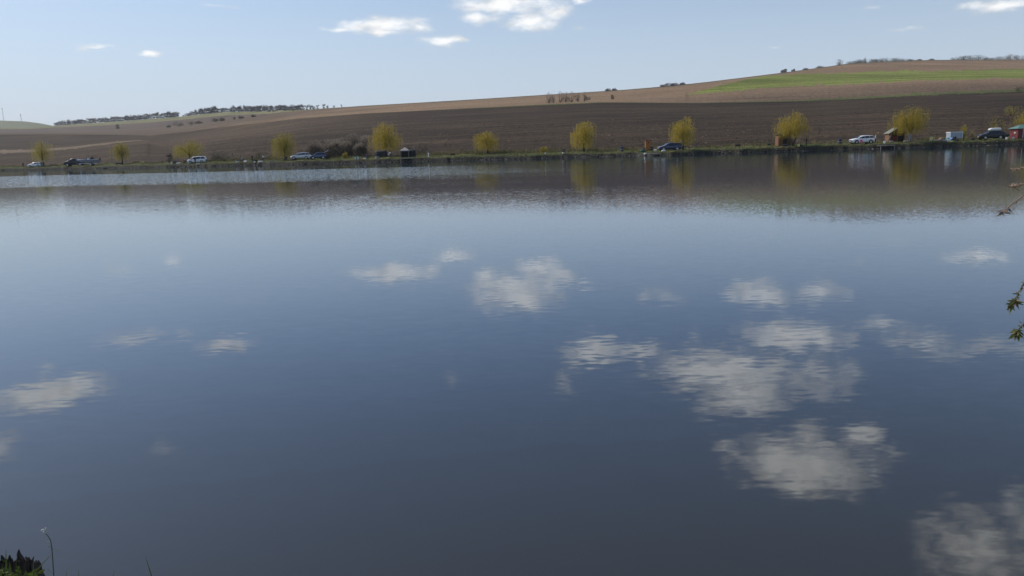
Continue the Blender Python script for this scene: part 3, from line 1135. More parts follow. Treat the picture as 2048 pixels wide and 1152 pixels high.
def mast(px, top, base, D, label, dishes):
    ft = at(px, base, D)
    H = (base - top) / FPX * D
    root = empty('lattice_mast', (ft.x, ft.y, ft.z - 2))
    tag(root, label, 'mast')
    legs = MB()
    for k in range(3):
        th = k * 2.094 + .4
        a = (math.cos(th) * 1.5, math.sin(th) * 1.5, 0)
        b = (math.cos(th) * .4, math.sin(th) * .4, H)
        mb = MB().tube([a, b], [.30, .22], 4)
        mb.build('leg', 'metal_mast', root)
    br = MB()
    n = 14
    for i in range(n):
        z0, z1 = H * i / n, H * (i + 1) / n
        w0, w1 = 1.5 - 1.1 * i / n, 1.5 - 1.1 * (i + 1) / n
        for k in range(3):
            t0, t1 = k * 2.094 + .4, (k + 1) * 2.094 + .4
            br.tube([(math.cos(t0) * w0, math.sin(t0) * w0, z0), (math.cos(t1) * w1, math.sin(t1) * w1, z1)], .09, 3)
    br.build('bracing', 'metal_mast', root)
    for i, z in enumerate(dishes):
        MB().lathe([(.3, 0), (1.5, .3), (1.5, 2.4), (.3, 2.7)], 8, (0, 0, H * z)).build('antenna', 'metal_mast', root)


mast(8, 216, 244, 2790, 'taller thin mast at the far left on the distant hill', (.93,))
mast(43, 228, 244, 2790, 'shorter mast with a bulky head on the distant hill', (.88, .80))


# ------------------------------------------------------------------ vehicles
PROF = {
    # x, bottom, belt, roof, half width at belt, half width at roof  (all for a car of length 1, height 1, half width 1)
    'hatch': [(-.5, .30, .42, .45, .70, .62), (-.475, .15, .46, .50, .90, .80), (-.37, .14, .55, .60, .97, .86), (-.23, .14, .60, .67, .99, .90), (-.07, .14, .63, .95, 1, .70),
              (.06, .14, .64, 1.0, 1, .70), (.24, .14, .66, .985, 1, .69), (.38, .15, .68, .93, .98, .66), (.465, .17, .67, .72, .95, .84), (.5, .30, .55, .60, .88, .78)],
    'wagon': [(-.5, .30, .42, .45, .70, .62), (-.475, .15, .46, .50, .90, .80), (-.38, .14, .54, .59, .97, .86), (-.25, .14, .59, .66, .99, .90), (-.10, .14, .62, .94, 1, .70),
              (.04, .14, .63, 1.0, 1, .70), (.25, .14, .65, .99, 1, .69), (.42, .15, .67, .95, .98, .67), (.48, .17, .66, .70, .95, .84), (.5, .30, .55, .60, .88, .78)],
    'suv': [(-.5, .32, .46, .49, .72, .64), (-.475, .18, .50, .55, .90, .82), (-.38, .17, .58, .63, .97, .88), (-.25, .17, .61, .67, .99, .91), (-.10, .17, .63, .94, 1, .72),
            (.04, .17, .64, 1.0, 1, .72), (.24, .17, .66, .99, 1, .71), (.40, .18, .68, .94, .98, .69), (.475, .20, .67, .71, .96, .86), (.5, .34, .56, .60, .90, .80)],
    'van': [(-.5, .28, .42, .45, .74, .66), (-.48, .15, .46, .50, .92, .84), (-.40, .14, .52, .57, .97, .90), (-.32, .14, .56, .62, .99, .92), (-.17, .14, .58, .95, 1, .78),
            (.0, .14, .59, 1.0, 1, .78), (.24, .14, .60, 1.0, 1, .78), (.44, .15, .61, .98, .99, .77), (.49, .17, .60, .64, .97, .88), (.5, .30, .52, .56, .92, .84)],
    'pickup': [(-.5, .36, .50, .53, .78, .70), (-.48, .24, .54, .58, .94, .88), (-.38, .22, .60, .64, .99, .92), (-.25, .22, .62, .68, 1, .92), (-.15, .22, .64, .96, 1, .74),
               (-.03, .22, .65, 1.0, 1, .74), (.10, .22, .66, .97, 1, .72), (.125, .22, .64, .66, 1, .95), (.47, .22, .62, .63, 1, .95), (.5, .34, .60, .61, .96, .90)],
}


def ring(st, L, H, W):
    x, zb, be, ro, w, wr = st
    x, zb, be, ro, w, wr = x * L, zb * H, be * H, ro * H, w * W, wr * W
    half = [(w * .86, zb), (w * .985, zb + .25 * (be - zb)), (w, zb + .65 * (be - zb)), (w * .985, be), (wr, ro - .05 * (ro - be) - .015), (wr * .82, ro)]
    pts = [(x, -a, z) for a, z in half] + [(x, a, z) for a, z in half[::-1]]
    return [Vector(p) for p in pts]


def patch(mb, q, inset, lift):
    """glass laid 12 mm proud of a body face"""
    c = sum(q, Vector()) / 4
    n = (q[2] - q[0]).cross(q[3] - q[1])
    if n.length < 1e-6:
        return
    n.normalize()
    pts = [c + (p - c) * inset + n * lift for p in q]
    mb.poly(pts)
    return n


def wheel(root, x, y, rad, wid):
    s = -1 if y < 0 else 1
    o = MB()
    prof = [(rad * .60, -wid / 2), (rad * .94, -wid / 2), (rad, -wid * .3), (rad, wid * .3), (rad * .94, wid / 2), (rad * .60, wid / 2)]
    n0 = 0
    tyre = MB().lathe(prof, 18)
    w = tyre.build('wheel', 'tyre', root)
    w.rotation_euler = (R_(90), 0, 0)
    w.location = (x, y, rad)
    rm = MB().lathe([(rad * .64, -.015), (rad * .60, .02), (rad * .25, .035), (rad * .12, .05)], 14)
    ri = rm.build('rim', 'rim', w)
    ri.location = (0, 0, -s * wid / 2 * -1 if False else (wid / 2 if s < 0 else -wid / 2))
    if s > 0:
        ri.rotation_euler = (R_(180), 0, 0)
    hub = MB()
    for k in range(5):
        th = k * 1.2566
        hub.box((math.cos(th) * rad * .36, math.sin(th) * rad * .36, .045), (rad * .44, rad * .11, .02), th)
    hb = hub.build('spokes', 'rim', w)
    hb.location = ri.location
    hb.rotation_euler = ri.rotation_euler


def car(name, label, px, off, kind, L, H, paint, rz=0.0, open_gate=False, rack=False, W=.89, cat='car', flip=False):
    loc = spot(px, off)
    root = empty(name, loc, rz + (math.pi if flip else 0))
    tag(root, label, cat, 'vehicles parked on the far bank')
    stn = PROF[kind]
    rings = [ring(s, L, H, W) for s in stn]
    n = len(rings[0])
    mb = MB()
    for rg in rings:
        mb.v += [tuple(p) for p in rg]
    for i in range(len(rings) - 1):
        for k in range(n):
            k2 = (k + 1) % n
            mb.face((i * n + k, i * n + k2, (i + 1) * n + k2, (i + 1) * n + k))
    mb.face(list(range(n)))
    mb.face([(len(rings) - 1) * n + k for k in range(n)][::-1])
    body = mb.build('body', paint, root, smooth=False)
    body.data.polygons.foreach_set('use_smooth', [True] * len(body.data.polygons))
    # side windows
    last = 6 if kind == 'pickup' else 8
    for i in range(3, last):
        a, b_ = rings[i], rings[i + 1]
        if kind == 'pickup' and i >= 6:
            break
        for (p, q) in ((3, 4), (7, 8)):
            w = MB()
            quad = [a[p], b_[p], b_[q], a[q]] if p == 3 else [a[p], b_[p], b_[q], a[q]]
            q0 = [quad[0].lerp(quad[3], .10), quad[1].lerp(quad[2], .10), quad[1].lerp(quad[2], .88), quad[0].lerp(quad[3], .88)]
            if (q0[2] - q0[1]).length + (q0[3] - q0[0]).length < .12:
                continue
            w.poly([q0[0].lerp(q0[1], .03), q0[0].lerp(q0[1], .97), q0[3].lerp(q0[2], .97), q0[3].lerp(q0[2], .03)])
            s = -1 if p == 3 else 1
            w.v = [(x, y + s * .014, z + .004) for x, y, z in w.v]
            w.build('window', 'car_glass', root)
    for i, nm in ((3, 'windscreen'), ((6 if kind == 'pickup' else 7), 'rear_window')):
        a, b_ = rings[i], rings[i + 1]
        w = MB()
        quad = [a[5], a[6], b_[6], b_[5]]
        c = sum(quad, Vector()) / 4
        sx = -1 if i == 3 else 1
        w.poly([c + (p - c) * .9 + Vector((sx * .012, 0, .012)) for p in quad])
        w.build(nm, 'car_glass', root)
    # door seams, sills, bumpers, mirrors
    for s in (-1, 1):
        MB().box((0, s * W * .9, .17 * H + .01), (L * .52, .09, .07)).build('sill', 'black_trim', root)
    for s in (-1, 1):
        for fx in (-.07, .10, .27):
            if kind == 'pickup' and fx > .12:
                continue
            st0 = .18 * H
            MB().box((fx * L, s * (W * .995), .40 * H), (.014, .012, .40 * H)).build('door_seam', 'black_trim', root)
        mbm = MB().box((-.19 * L, s * (W + .08), .66 * H), (.12, .18, .13), taper=.8)
        mbm.build('mirror', paint, root)
        MB().box((-.478 * L, s * W * .66, .49 * H), (.10, W * .34, .11), taper=.8).build('headlight', 'lamp_glass', root)
        MB().box((.486 * L, s * W * .80, .60 * H), (.07, W * .18, .20), taper=.9).build('tail_light', 'lamp_red', root)
    MB().box((-.498 * L, 0, .30 * H), (.06, W * 1.2, .16)).build('bumper', 'black_trim', root)
    MB().box((.498 * L, 0, .36 * H), (.06, W * 1.3, .14)).build('bumper', 'black_trim', root)
    MB().box((-.503 * L, 0, .34 * H), (.03, .45, .10)).build('number_plate', 'plastic_white', root)
    rad = .335 if kind not in ('suv', 'pickup') else .37
    for x in (-.31 * L, .29 * L):
        for y in (-W + .08, W - .08):
            arch = MB()
            s = -1 if y < 0 else 1
            arch.lathe([(rad * 1.16, -.02), (rad * 1.16, .02)], 18)
            ao = arch.build('wheel_arch', 'black_trim', root)
            ao.rotation_euler = (R_(90), 0, 0)
            ao.location = (x, s * (W - .012), rad + .015)
            wheel(root, x, y + s * .03, rad, .22)
    if open_gate:
        g = MB()
        zr = H * .95
        x0, x1 = L * .42, L * .42 + .95
        g.box(((x0 + x1) / 2, 0, zr + .22), (1.05, W * 1.25, .06), ry=-R_(25))
        g.build('tailgate', paint, root)
        MB().box((L * .475, 0, .55 * H), (.04, W * 1.35, H * .44)).build('boot_shade', 'black_trim', root)  # black sheet in place of the shaded inside of the boot
    if rack:
        for s in (-1, 1):
            MB().box((.10 * L, s * W * .62, H + .03), (L * .45, .04, .05)).build('roof_rail', 'rim', root)
    return root


car('hatchback_car', 'small white car at the far left with its tailgate raised', 71, 5, 'hatch', 4.0, 1.5, 'paint_white', R_(6), open_gate=True)
car('minivan', 'white minivan parked in front of the broad low willow', 394.5, 5, 'van', 4.5, 1.72, 'paint_white', R_(8), cat='van')
car('estate_car', 'silver estate car beside the blue hatchback', 602, 5.5, 'wagon', 4.6, 1.52, 'paint_silver', R_(5), rack=True)
car('hatchback_car', 'steel blue hatchback with raised tailgate right of the silver estate', 635.5, 4.6, 'hatch', 3.7, 1.52, 'paint_steel_blue', R_(22), open_gate=True)
car('estate_car', 'navy blue car under the airy willow near the small jetty', 1339, 5.2, 'wagon', 4.35, 1.48, 'paint_navy', R_(3), open_gate=True)
car('suv_car', 'white sport utility car beside the person in white', 1723.5, 4.6, 'suv', 4.65, 1.62, 'paint_white', R_(2))
suv = car('suv_car', 'dark car with a white roof box near the red hut', 1981, 5.2, 'suv', 4.75, 1.68, 'paint_black', R_(-3), rack=True)
sp = spot(1986, 5.2)
rb = empty('roof_box', (sp.x + .15, sp.y, sp.z + 1.76))
tag(rb, 'long white roof box on top of the dark car', 'roof box')
mb = MB()
for i, (x, h, w) in enumerate(((-1.15, .10, .25), (-1.0, .24, .38), (-.6, .36, .42), (.3, .40, .43), (1.0, .38, .42), (1.12, .30, .38))):
    mb.v += [(x, -w, 0), (x, -w * .95, h * .7), (x, -w * .7, h), (x, w * .7, h), (x, w * .95, h * .7), (x, w, 0)]
for i in range(5):
    for k in range(6):
        mb.face((i * 6 + k, (i + 1) * 6 + k, (i + 1) * 6 + (k + 1) % 6, i * 6 + (k + 1) % 6))
mb.face(range(6))
mb.face(range(30, 36))
mb.build('lid', 'plastic_white', rb, smooth=False)
MB().box((0, 0, -.02), (2.0, .74, .04)).build('base', 'black_trim', rb)
truck = car('pickup_truck', 'dark pickup truck towing the boat at the far left', 151, 5, 'pickup', 5.2, 1.95, 'paint_black', R_(7), cat='truck')
truck.scale = (1.12, 1.12, 1.18)


def boat_on_trailer(px, off):
    loc = spot(px, off)
    tr = empty('boat_trailer', loc, R_(7))
    tr.scale = (1, 1, 1.5)
    tag(tr, 'low trailer carrying the grey boat behind the pickup', 'trailer')
    MB().box((0, -.45, .55), (5.2, .08, .10)).box((0, .45, .55), (5.2, .08, .10)).box((-1.5, 0, .55), (.08, .9, .10)).box((1.5, 0, .55), (.08, .9, .10)).build('frame', 'rim', tr)
    MB().tube([(-2.6, 0, .55), (-3.6, 0, .5)], .05, 6).build('drawbar', 'rim', tr)
    for y in (-.8, .8):
        wheel(tr, .6, y, .32, .2)
        MB().box((.6, y, .70), (.85, .26, .05)).build('mudguard', 'black_trim', tr)
    bo = empty('motor_boat', (loc.x, loc.y, loc.z + .90), R_(7))
    bo.scale = (1, 1, 1.15)
    tag(bo, 'grey motor boat with windscreen and rail standing on the trailer', 'boat')
    st = [(-3.1, .02, .75, .95), (-2.6, .45, .40, .92), (-1.8, .80, .15, .88), (-.6, .98, .02, .84), (1.0, 1.0, 0, .82), (2.7, .95, 0, .84)]
    mb = MB()
    for x, w, k, g in st:
        mb.v += [(x, 0, k), (x, -w * .75, k + .22), (x, -w, g), (x, w, g), (x, w * .75, k + .22)]
    for i in range(len(st) - 1):
        for k in range(5):
            mb.face((i * 5 + k, (i + 1) * 5 + k, (i + 1) * 5 + (k + 1) % 5, i * 5 + (k + 1) % 5))
    mb.face(range(5))
    mb.face(range(25, 30))
    mb.build('hull', 'boat_hull', bo, smooth=False)
    for s in (-1, 1):
        MB().tube([(x, s * w * 1.0, gg + .02) for x, w, k, gg in st], .045, 5).build('gunwale', 'paint_white', bo)
    w = MB()
    w.poly([(-.9, -.75, .86), (-.9, .75, .86), (-.35, .62, 1.42), (-.35, -.62, 1.42)])
    w.build('windscreen', 'car_glass', bo)
    MB().box((-.1, 0, 1.0), (.5, 1.1, .5)).build('console', 'paint_white', bo)
    for y in (-.4, .4):
        MB().box((.7, y, 1.0), (.5, .5, .4)).box((.95, y, 1.3), (.1, .5, .4)).build('seat', 'black_trim', bo)
    rl = MB()
    for s in (-1, 1):
        for x in (.2, 1.1, 2.0):
            rl.tube([(x, s * .92, .82), (x, s * .92, 1.75)], .03, 4)
        rl.tube([(.2, s * .92, 1.75), (2.0, s * .92, 1.75)], .03, 4)
    rl.build('rail', 'black_trim', bo)
    m_ = MB().box((2.95, 0, .95), (.35, .36, .55), taper=.8).box((2.95, 0, .45), (.14, .12, .6))
    m_.build('outboard_motor', 'black_trim', bo)


boat_on_trailer(180, 4.2)


def box_trailer(px, off):
    loc = spot(px, off)
    o = empty('box_trailer', loc)
    tag(o, 'pale blue box trailer with a white roof edge', 'trailer', 'vehicles parked on the far bank')
    MB().box((0, 0, 1.05), (2.35, 1.5, 1.15)).build('body', 'box_trailer', o)
    MB().box((0, 0, 1.67), (2.5, 1.62, .14)).build('roof', 'plastic_white', o)
    for x in (-.6, .0, .6):
        MB().box((x, -.755, 1.05), (.03, .012, 1.05)).build('panel_seam', 'rim', o)
    for x in (-1.16, 1.16):
        MB().box((x, -.76, 1.05), (.06, .02, 1.15)).build('corner_trim', 'plastic_white', o)
    for y in (-.72, .72):
        wheel(o, .1, y, .29, .18)
    MB().box((-1.5, 0, .5), (.8, .10, .10)).tube([(-1.85, 0, .5), (-1.85, 0, 0)], .04, 6).build('drawbar', 'black_trim', o)
    MB().box((0, 0, .48), (2.2, 1.3, .08)).build('chassis', 'black_trim', o)


box_trailer(1908, 4.6)


# ------------------------------------------------------------------ huts, tents, jetties
def planks(name, root, x0, x1, z0, z1, y, mat, n, rnd, ny=-1):
    for i in range(n):
        a, b_ = x0 + (x1 - x0) * i / n, x0 + (x1 - x0) * (i + 1) / n
        MB().box(((a + b_) / 2, y + ny * rnd.uniform(.0, .015), (z0 + z1) / 2), (abs(b_ - a) - .018, .04, z1 - z0 - rnd.uniform(0, .03))).build(name, mat, root)


def orange_hut(px, off):
    rnd = random.Random(4)
    o = empty('plank_hut', spot(px, off))
    tag(o, 'small orange plank hut with a dark doorway under the forked willow', 'hut', 'huts on the far bank')
    W, Dp, Hh = 2.5, 2.0, 1.95
    MB().box((0, .04, Hh / 2), (W - .06, Dp - .1, Hh - .02)).build('frame', 'wood_dark', o)
    planks('plank', o, -W / 2, -.42, 0, Hh, -Dp / 2, 'wood_orange', 5, rnd)
    planks('plank', o, .38, W / 2, 0, Hh, -Dp / 2, 'wood_brown', 5, rnd)
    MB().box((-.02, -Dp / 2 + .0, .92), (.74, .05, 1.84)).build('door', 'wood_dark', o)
    sd_ = MB()
    for k in range(8):
        sd_.box((-W / 2 - .01, -Dp / 2 + .15 + k * .24, Hh / 2), (.04, .22, Hh - .05))
    sd_.build('side_wall', 'wood_orange', o)
    rf = MB()
    rf.box((0, 0, Hh + .22), (W + .5, Dp + .6, .06), ry=R_(0))
    rf.build('roof', 'wood_brown', o)
    MB().box((0, -Dp / 2 - .27, Hh + .13), (W + .5, .04, .14)).build('fascia', 'wood_brown', o)
    MB().box((0, 0, Hh + .09), (W, Dp - .06, .18)).build('wall_plate', 'wood_dark', o)


orange_hut(1566, 6.8)


def gable_hut(px, off):
    rnd = random.Random(6)
    o = empty('gabled_hut', spot(px, off), R_(-6))
    tag(o, 'brown gabled hut with a pale roof and open porch left of the dense willow', 'hut', 'huts on the far bank')
    W, Dp, Hh, A = 2.9, 2.2, 1.65, 2.6
    bk = MB()
    bk.box((0, Dp / 2, Hh / 2), (W, .06, Hh))
    bk.build('back_wall', 'wood_brown', o)
    MB().box((-W / 2, 0, Hh / 2), (.06, Dp, Hh)).build('side_wall', 'wood_orange', o)
    MB().box((W / 2, .1, Hh / 2), (.06, Dp - .2, Hh)).build('side_wall', 'wood_brown', o)
    planks('plank', o, -W / 2 + .35, .05, 0, 1.05, -Dp / 2 + .1, 'wood_red', 7, rnd)
    MB().box((.9, -Dp / 2 + .5, .88), (1.3, .05, 1.7)).build('porch_shade', 'wood_dark', o)  # near-black panel standing in for the shade inside the open porch
    for x in (-W / 2 + .12, .12, W / 2 - .08):
        MB().box((x, -Dp / 2, Hh / 2), (.16, .14, Hh)).build('post', 'wood_orange', o)
    g = MB()
    g.poly(((-W / 2, -Dp / 2 + .06, Hh), (W / 2, -Dp / 2 + .06, Hh), (0, -Dp / 2 + .06, A - .05)))
    g.build('gable', 'wood_brown', o)
    for s in (-1, 1):
        rf = MB()
        e0, e1 = Vector((s * (W / 2 + .25), 0, Hh - .14)), Vector((s * .004, 0, A))
        nrm = Vector((-(e1 - e0).z, 0, (e1 - e0).x)).normalized() * .05
        if nrm.z < 0:
            nrm = -nrm
        y0, y1 = -Dp / 2 - .5, Dp / 2 + .3
        P = []
        for y in (y0, y1):
            for b_ in (e0, e1):
                P.append(Vector((b_.x, y, b_.z)))
        rf.v = [tuple(p) for p in P] + [tuple(p + nrm) for p in P]
        for q in ((0, 1, 3, 2), (4, 6, 7, 5), (0, 4, 5, 1), (2, 3, 7, 6), (0, 2, 6, 4), (1, 5, 7, 3)):
            rf.face(q)
        rf.build('roof', 'roof_felt', o)
    # propped poles at the left corner
    for k in range(3):
        MB().tube([(-W / 2 - .55 + k * .22, -Dp / 2 - .4, 0), (-W / 2 + .25 + k * .1, -Dp / 2 - .05, 1.25 + .15 * k)], .035, 5).build('leaning_pole', 'wood_grey', o)


gable_hut(1789, 7.2)


def red_hut(px, off):
    rnd = random.Random(8)
    o = empty('red_hut', spot(px, off))
    tag(o, 'red plank hut with a green hipped roof at the right picture edge', 'hut', 'huts on the far bank')
    W, Dp, Hh = 3.0, 2.6, 1.9
    MB().box((0, .03, Hh / 2), (W - .08, Dp - .08, Hh - .02)).build('frame', 'wood_dark', o)
    planks('plank', o, -W / 2, -.25, 0, Hh, -Dp / 2, 'wood_red', 6, rnd)
    planks('plank', o, .55, W / 2, 0, Hh, -Dp / 2, 'wood_red', 4, rnd)
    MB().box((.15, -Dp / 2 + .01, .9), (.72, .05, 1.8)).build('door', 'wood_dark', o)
    MB().box((-.55, -Dp / 2 - .045, Hh / 2), (.09, .03, Hh - .1)).build('batten', 'plastic_white', o)
    sd_ = MB()
    for k in range(9):
        sd_.box((-W / 2 - .01, -Dp / 2 + .17 + k * .28, Hh / 2), (.04, .25, Hh - .04))
    sd_.build('side_wall', 'wood_red', o)
    rf = MB()
    e = .35
    rf.v = [(-W / 2 - e, -Dp / 2 - e, Hh), (W / 2 + e, -Dp / 2 - e, Hh), (W / 2 + e, Dp / 2 + e, Hh), (-W / 2 - e, Dp / 2 + e, Hh), (-.4, 0, Hh + .75), (.4, 0, Hh + .75)]
    for q in ((0, 1, 5, 4), (1, 2, 5), (2, 3, 4, 5), (3, 0, 4), (3, 2, 1, 0)):
        rf.face(q)
    rf.build('roof', 'roof_green', o)


red_hut(2042, 5.6)


def gazebo(px, off):
    o = empty('gazebo', spot(px, off))
    tag(o, 'pale pyramid gazebo with a dark inside right of the bright willow', 'gazebo')
    W, Hh, A = 1.85, 1.5, 2.15
    s = W / 2
    for x in (-s, s):
        for y in (-s, s):
            MB().box((x, y, Hh / 2), (.09, .09, Hh), taper=.8).build('post', 'canvas_pale', o)
    rf = MB()
    e = s + .08
    rf.v = [(-e, -e, Hh - .06), (e, -e, Hh - .06), (e, e, Hh - .06), (-e, e, Hh - .06), (.08, 0, A)]
    rf.v += [(-e, -e, Hh - .22), (e, -e, Hh - .22), (e, e, Hh - .22), (-e, e, Hh - .22)]
    for q in ((0, 1, 4), (1, 2, 4), (2, 3, 4), (3, 0, 4), (5, 6, 1, 0), (6, 7, 2, 1), (7, 8, 3, 2), (8, 5, 0, 3)):
        rf.face(q)
    rf.build('canopy', 'canvas_pale', o)
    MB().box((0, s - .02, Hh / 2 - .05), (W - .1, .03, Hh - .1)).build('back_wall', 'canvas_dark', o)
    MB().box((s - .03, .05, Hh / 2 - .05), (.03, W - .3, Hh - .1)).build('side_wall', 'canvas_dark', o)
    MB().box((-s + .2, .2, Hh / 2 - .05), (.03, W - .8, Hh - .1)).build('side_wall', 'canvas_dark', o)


gazebo(810, 3.2)


def bivvy(px, off, W, Hh, label, name='fishing_shelter'):
    o = empty(name, spot(px, off), R_(4))
    tag(o, label, 'tent')
    mb = MB()
    n = 9
    st = [(-1.0, .55), (-.7, .92), (-.1, 1.0), (.6, .94), (1.0, .6)]
    for (x, k) in st:
        for i in range(n):
            th = math.pi * i / (n - 1)
            c, s_ = math.cos(th), math.sin(th)
            mb.v.append((x * W / 2, math.copysign(abs(c) ** .7, c) * .95 * k, (abs(s_) ** .6) * Hh * (k * .35 + .65)))
    for i in range(len(st) - 1):
        for k in range(n - 1):
            mb.face((i * n + k, i * n + k + 1, (i + 1) * n + k + 1, (i + 1) * n + k))
    mb.face(range(n))
    mb.face(range((len(st) - 1) * n, len(st) * n))
    mb.build('canvas', 'canvas_dark', o, smooth=False)
    for x in (-.7, -.1, .6):
        rb_ = MB()
        kk = dict(st)[x]
        rb_.tube([(x * W / 2, math.copysign(abs(math.cos(math.pi * i / 8)) ** .7, math.cos(math.pi * i / 8)) * .97 * kk, (abs(math.sin(math.pi * i / 8)) ** .6) * Hh * (kk * .35 + .65) + .015) for i in range(9)], .018, 4)
        rb_.build('hoop', 'black_trim', o)


bivvy(763, 6.5, 2.6, 1.45, 'dark fishing shelter under the bright willow')
bivvy(826, 5.0, 1.3, 1.55, 'narrow dark shelter right behind the pale gazebo')


def jetty(px, off, L, dep, z, label, mat='wood_grey', rz=0.0):
    D = shore_D0(px) + off
    x = place_x(px, D, z)
    o = empty('jetty', (x, D, 0), rz)
    tag(o, label, 'jetty', 'small jetties at the far water edge')
    n = max(5, int(L / .22))
    me = MB().box((0, 0, 0), (L / n - .02, dep, .04)).mesh('plank', mat)
    for i in range(n):
        p = link_mesh('plank', me, o)
        p.location = (-L / 2 + (i + .5) * L / n, 0, z + random.Random(i).uniform(-.006, .006))
    for y in (-dep / 2 + .1, dep / 2 - .1):
        MB().box((0, y, z - .08), (L, .08, .11)).build('beam', mat, o)
    for sx in (-1, 1):
        for sy in (-1, 1):
            MB().tube([(sx * (L / 2 - .12), sy * (dep / 2 - .1), -1.0), (sx * (L / 2 - .12), sy * (dep / 2 - .1), z + .02)], .055, 6).build('post', mat, o)


jetty(1308, .2, 2.3, 1.5, .42, 'small jetty in front of the orange toilet cabin')
jetty(1772, -.2, 2.8, 1.5, .62, 'small jetty in front of the brown gabled hut')
jetty(818, .4, 3.6, 1.3, .80, 'pale plank platform in front of the gazebo', 'wood_grey')
jetty(207, -.2, 2.6, 1.2, .40, 'pale jetty at the water edge right of the boat')


def cabin(px, off):
    o = empty('toilet_cabin', spot(px, off))
    tag(o, 'narrow orange toilet cabin with a dark red roof', 'cabin')
    MB().box((0, 0, .95), (1.05, 1.05, 1.9)).build('body', 'orange_panel', o)
    MB().box((0, -.54, .95), (.72, .03, 1.7)).build('door', 'orange_panel', o)
    MB().box((.28, -.565, .95), (.06, .03, .10)).build('handle', 'black_trim', o)
    MB().box((0, -.03, 1.98), (1.2, 1.25, .10)).build('roof', 'dark_red', o)
    for x in (-.53, .53):
        MB().box((x, -.535, .95), (.05, .03, 1.9)).build('corner_trim', 'wood_orange', o)
    MB().box((0, -.565, 1.55), (.3, .012, .18)).build('vent', 'black_trim', o)


cabin(1296, 8.5)


def bin_(px, off, label):
    o = empty('litter_bin', spot(px, off))
    tag(o, label, 'bin', 'litter bins on the far bank')
    MB().lathe([(.30, 0), (.33, .08), (.36, .85), (.38, .88)], 14).build('drum', 'bin_blue', o)
    MB().lathe([(.39, .88), (.39, .93), (.20, 1.0), (.05, 1.02)], 14).build('lid', 'bin_blue', o)
    MB().lathe([(.375, .42), (.375, .48)], 14).build('band', 'rim', o)


bin_(1244, 5, 'dark blue litter bin standing on the verge left of the orange cabin')
bin_(1680, 5, 'dark blue litter bin left of the white sport utility car')


def barbecue(px, off, label, k=1.0):
    o = empty('barbecue_trough', spot(px, off))
    tag(o, label, 'barbecue', 'iron barbecue troughs on the far bank')
    mb = MB()
    a, b_ = .52 * k, .38 * k
    mb.v = [(-b_, -.16, .32), (b_, -.16, .32), (b_, .16, .32), (-b_, .16, .32), (-a, -.26, .62), (a, -.26, .62), (a, .26, .62), (-a, .26, .62), (-a + .04, -.22, .62), (a - .04, -.22, .62), (a - .04, .22, .62), (-a + .04, .22, .62),
            (-b_ + .03, -.13, .38), (b_ - .03, -.13, .38), (b_ - .03, .13, .38), (-b_ + .03, .13, .38)]
    for q in ((3, 2, 1, 0), (0, 1, 5, 4), (1, 2, 6, 5), (2, 3, 7, 6), (3, 0, 4, 7), (4, 5, 9, 8), (5, 6, 10, 9), (6, 7, 11, 10), (7, 4, 8, 11), (8, 9, 13, 12), (9, 10, 14, 13), (10, 11, 15, 14), (11, 8, 12, 15), (12, 13, 14, 15)):
        mb.face(q)
    mb.build('trough', 'black_trim', o)
    for x in (-b_ + .05, b_ - .05):
        for y in (-.12, .12):
            MB().tube([(x * 1.1, y * 1.3, 0), (x, y, .34)], .025, 5).build('leg', 'black_trim', o)


barbecue(238, 4.5, 'black iron trough left of the thin dull willow', 1.5)
barbecue(906, 3, 'black iron trough left of the lopsided willow')
barbecue(1475, 3.2, 'black iron trough alone on the grass between the navy car and the orange hut', 1.0)
barbecue(1538, 3, 'small black iron trough just left of the orange hut', .6)

# white marker post
o = empty('marker_post', spot(857, 1.2))
tag(o, 'short white post at the water edge right of the gazebo', 'post')
MB().lathe([(.11, -.2), (.11, .78), (.09, .84)], 10).build('shaft', 'plastic_white', o)
MB().lathe([(.13, .72), (.13, .86), (.05, .92)], 10).build('cap', 'plastic_white', o)
# pole with a crossbar left of the broad willow
o = empty('signboard', spot(338, 6))
tag(o, 'dark flat board on a post left of the broad low willow', 'sign')
MB().box((0, 0, .85), (.08, .08, 1.9)).build('post', 'wood_dark', o)
MB().box((.05, 0, 1.85), (1.1, .06, .34)).build('board', 'wood_dark', o)


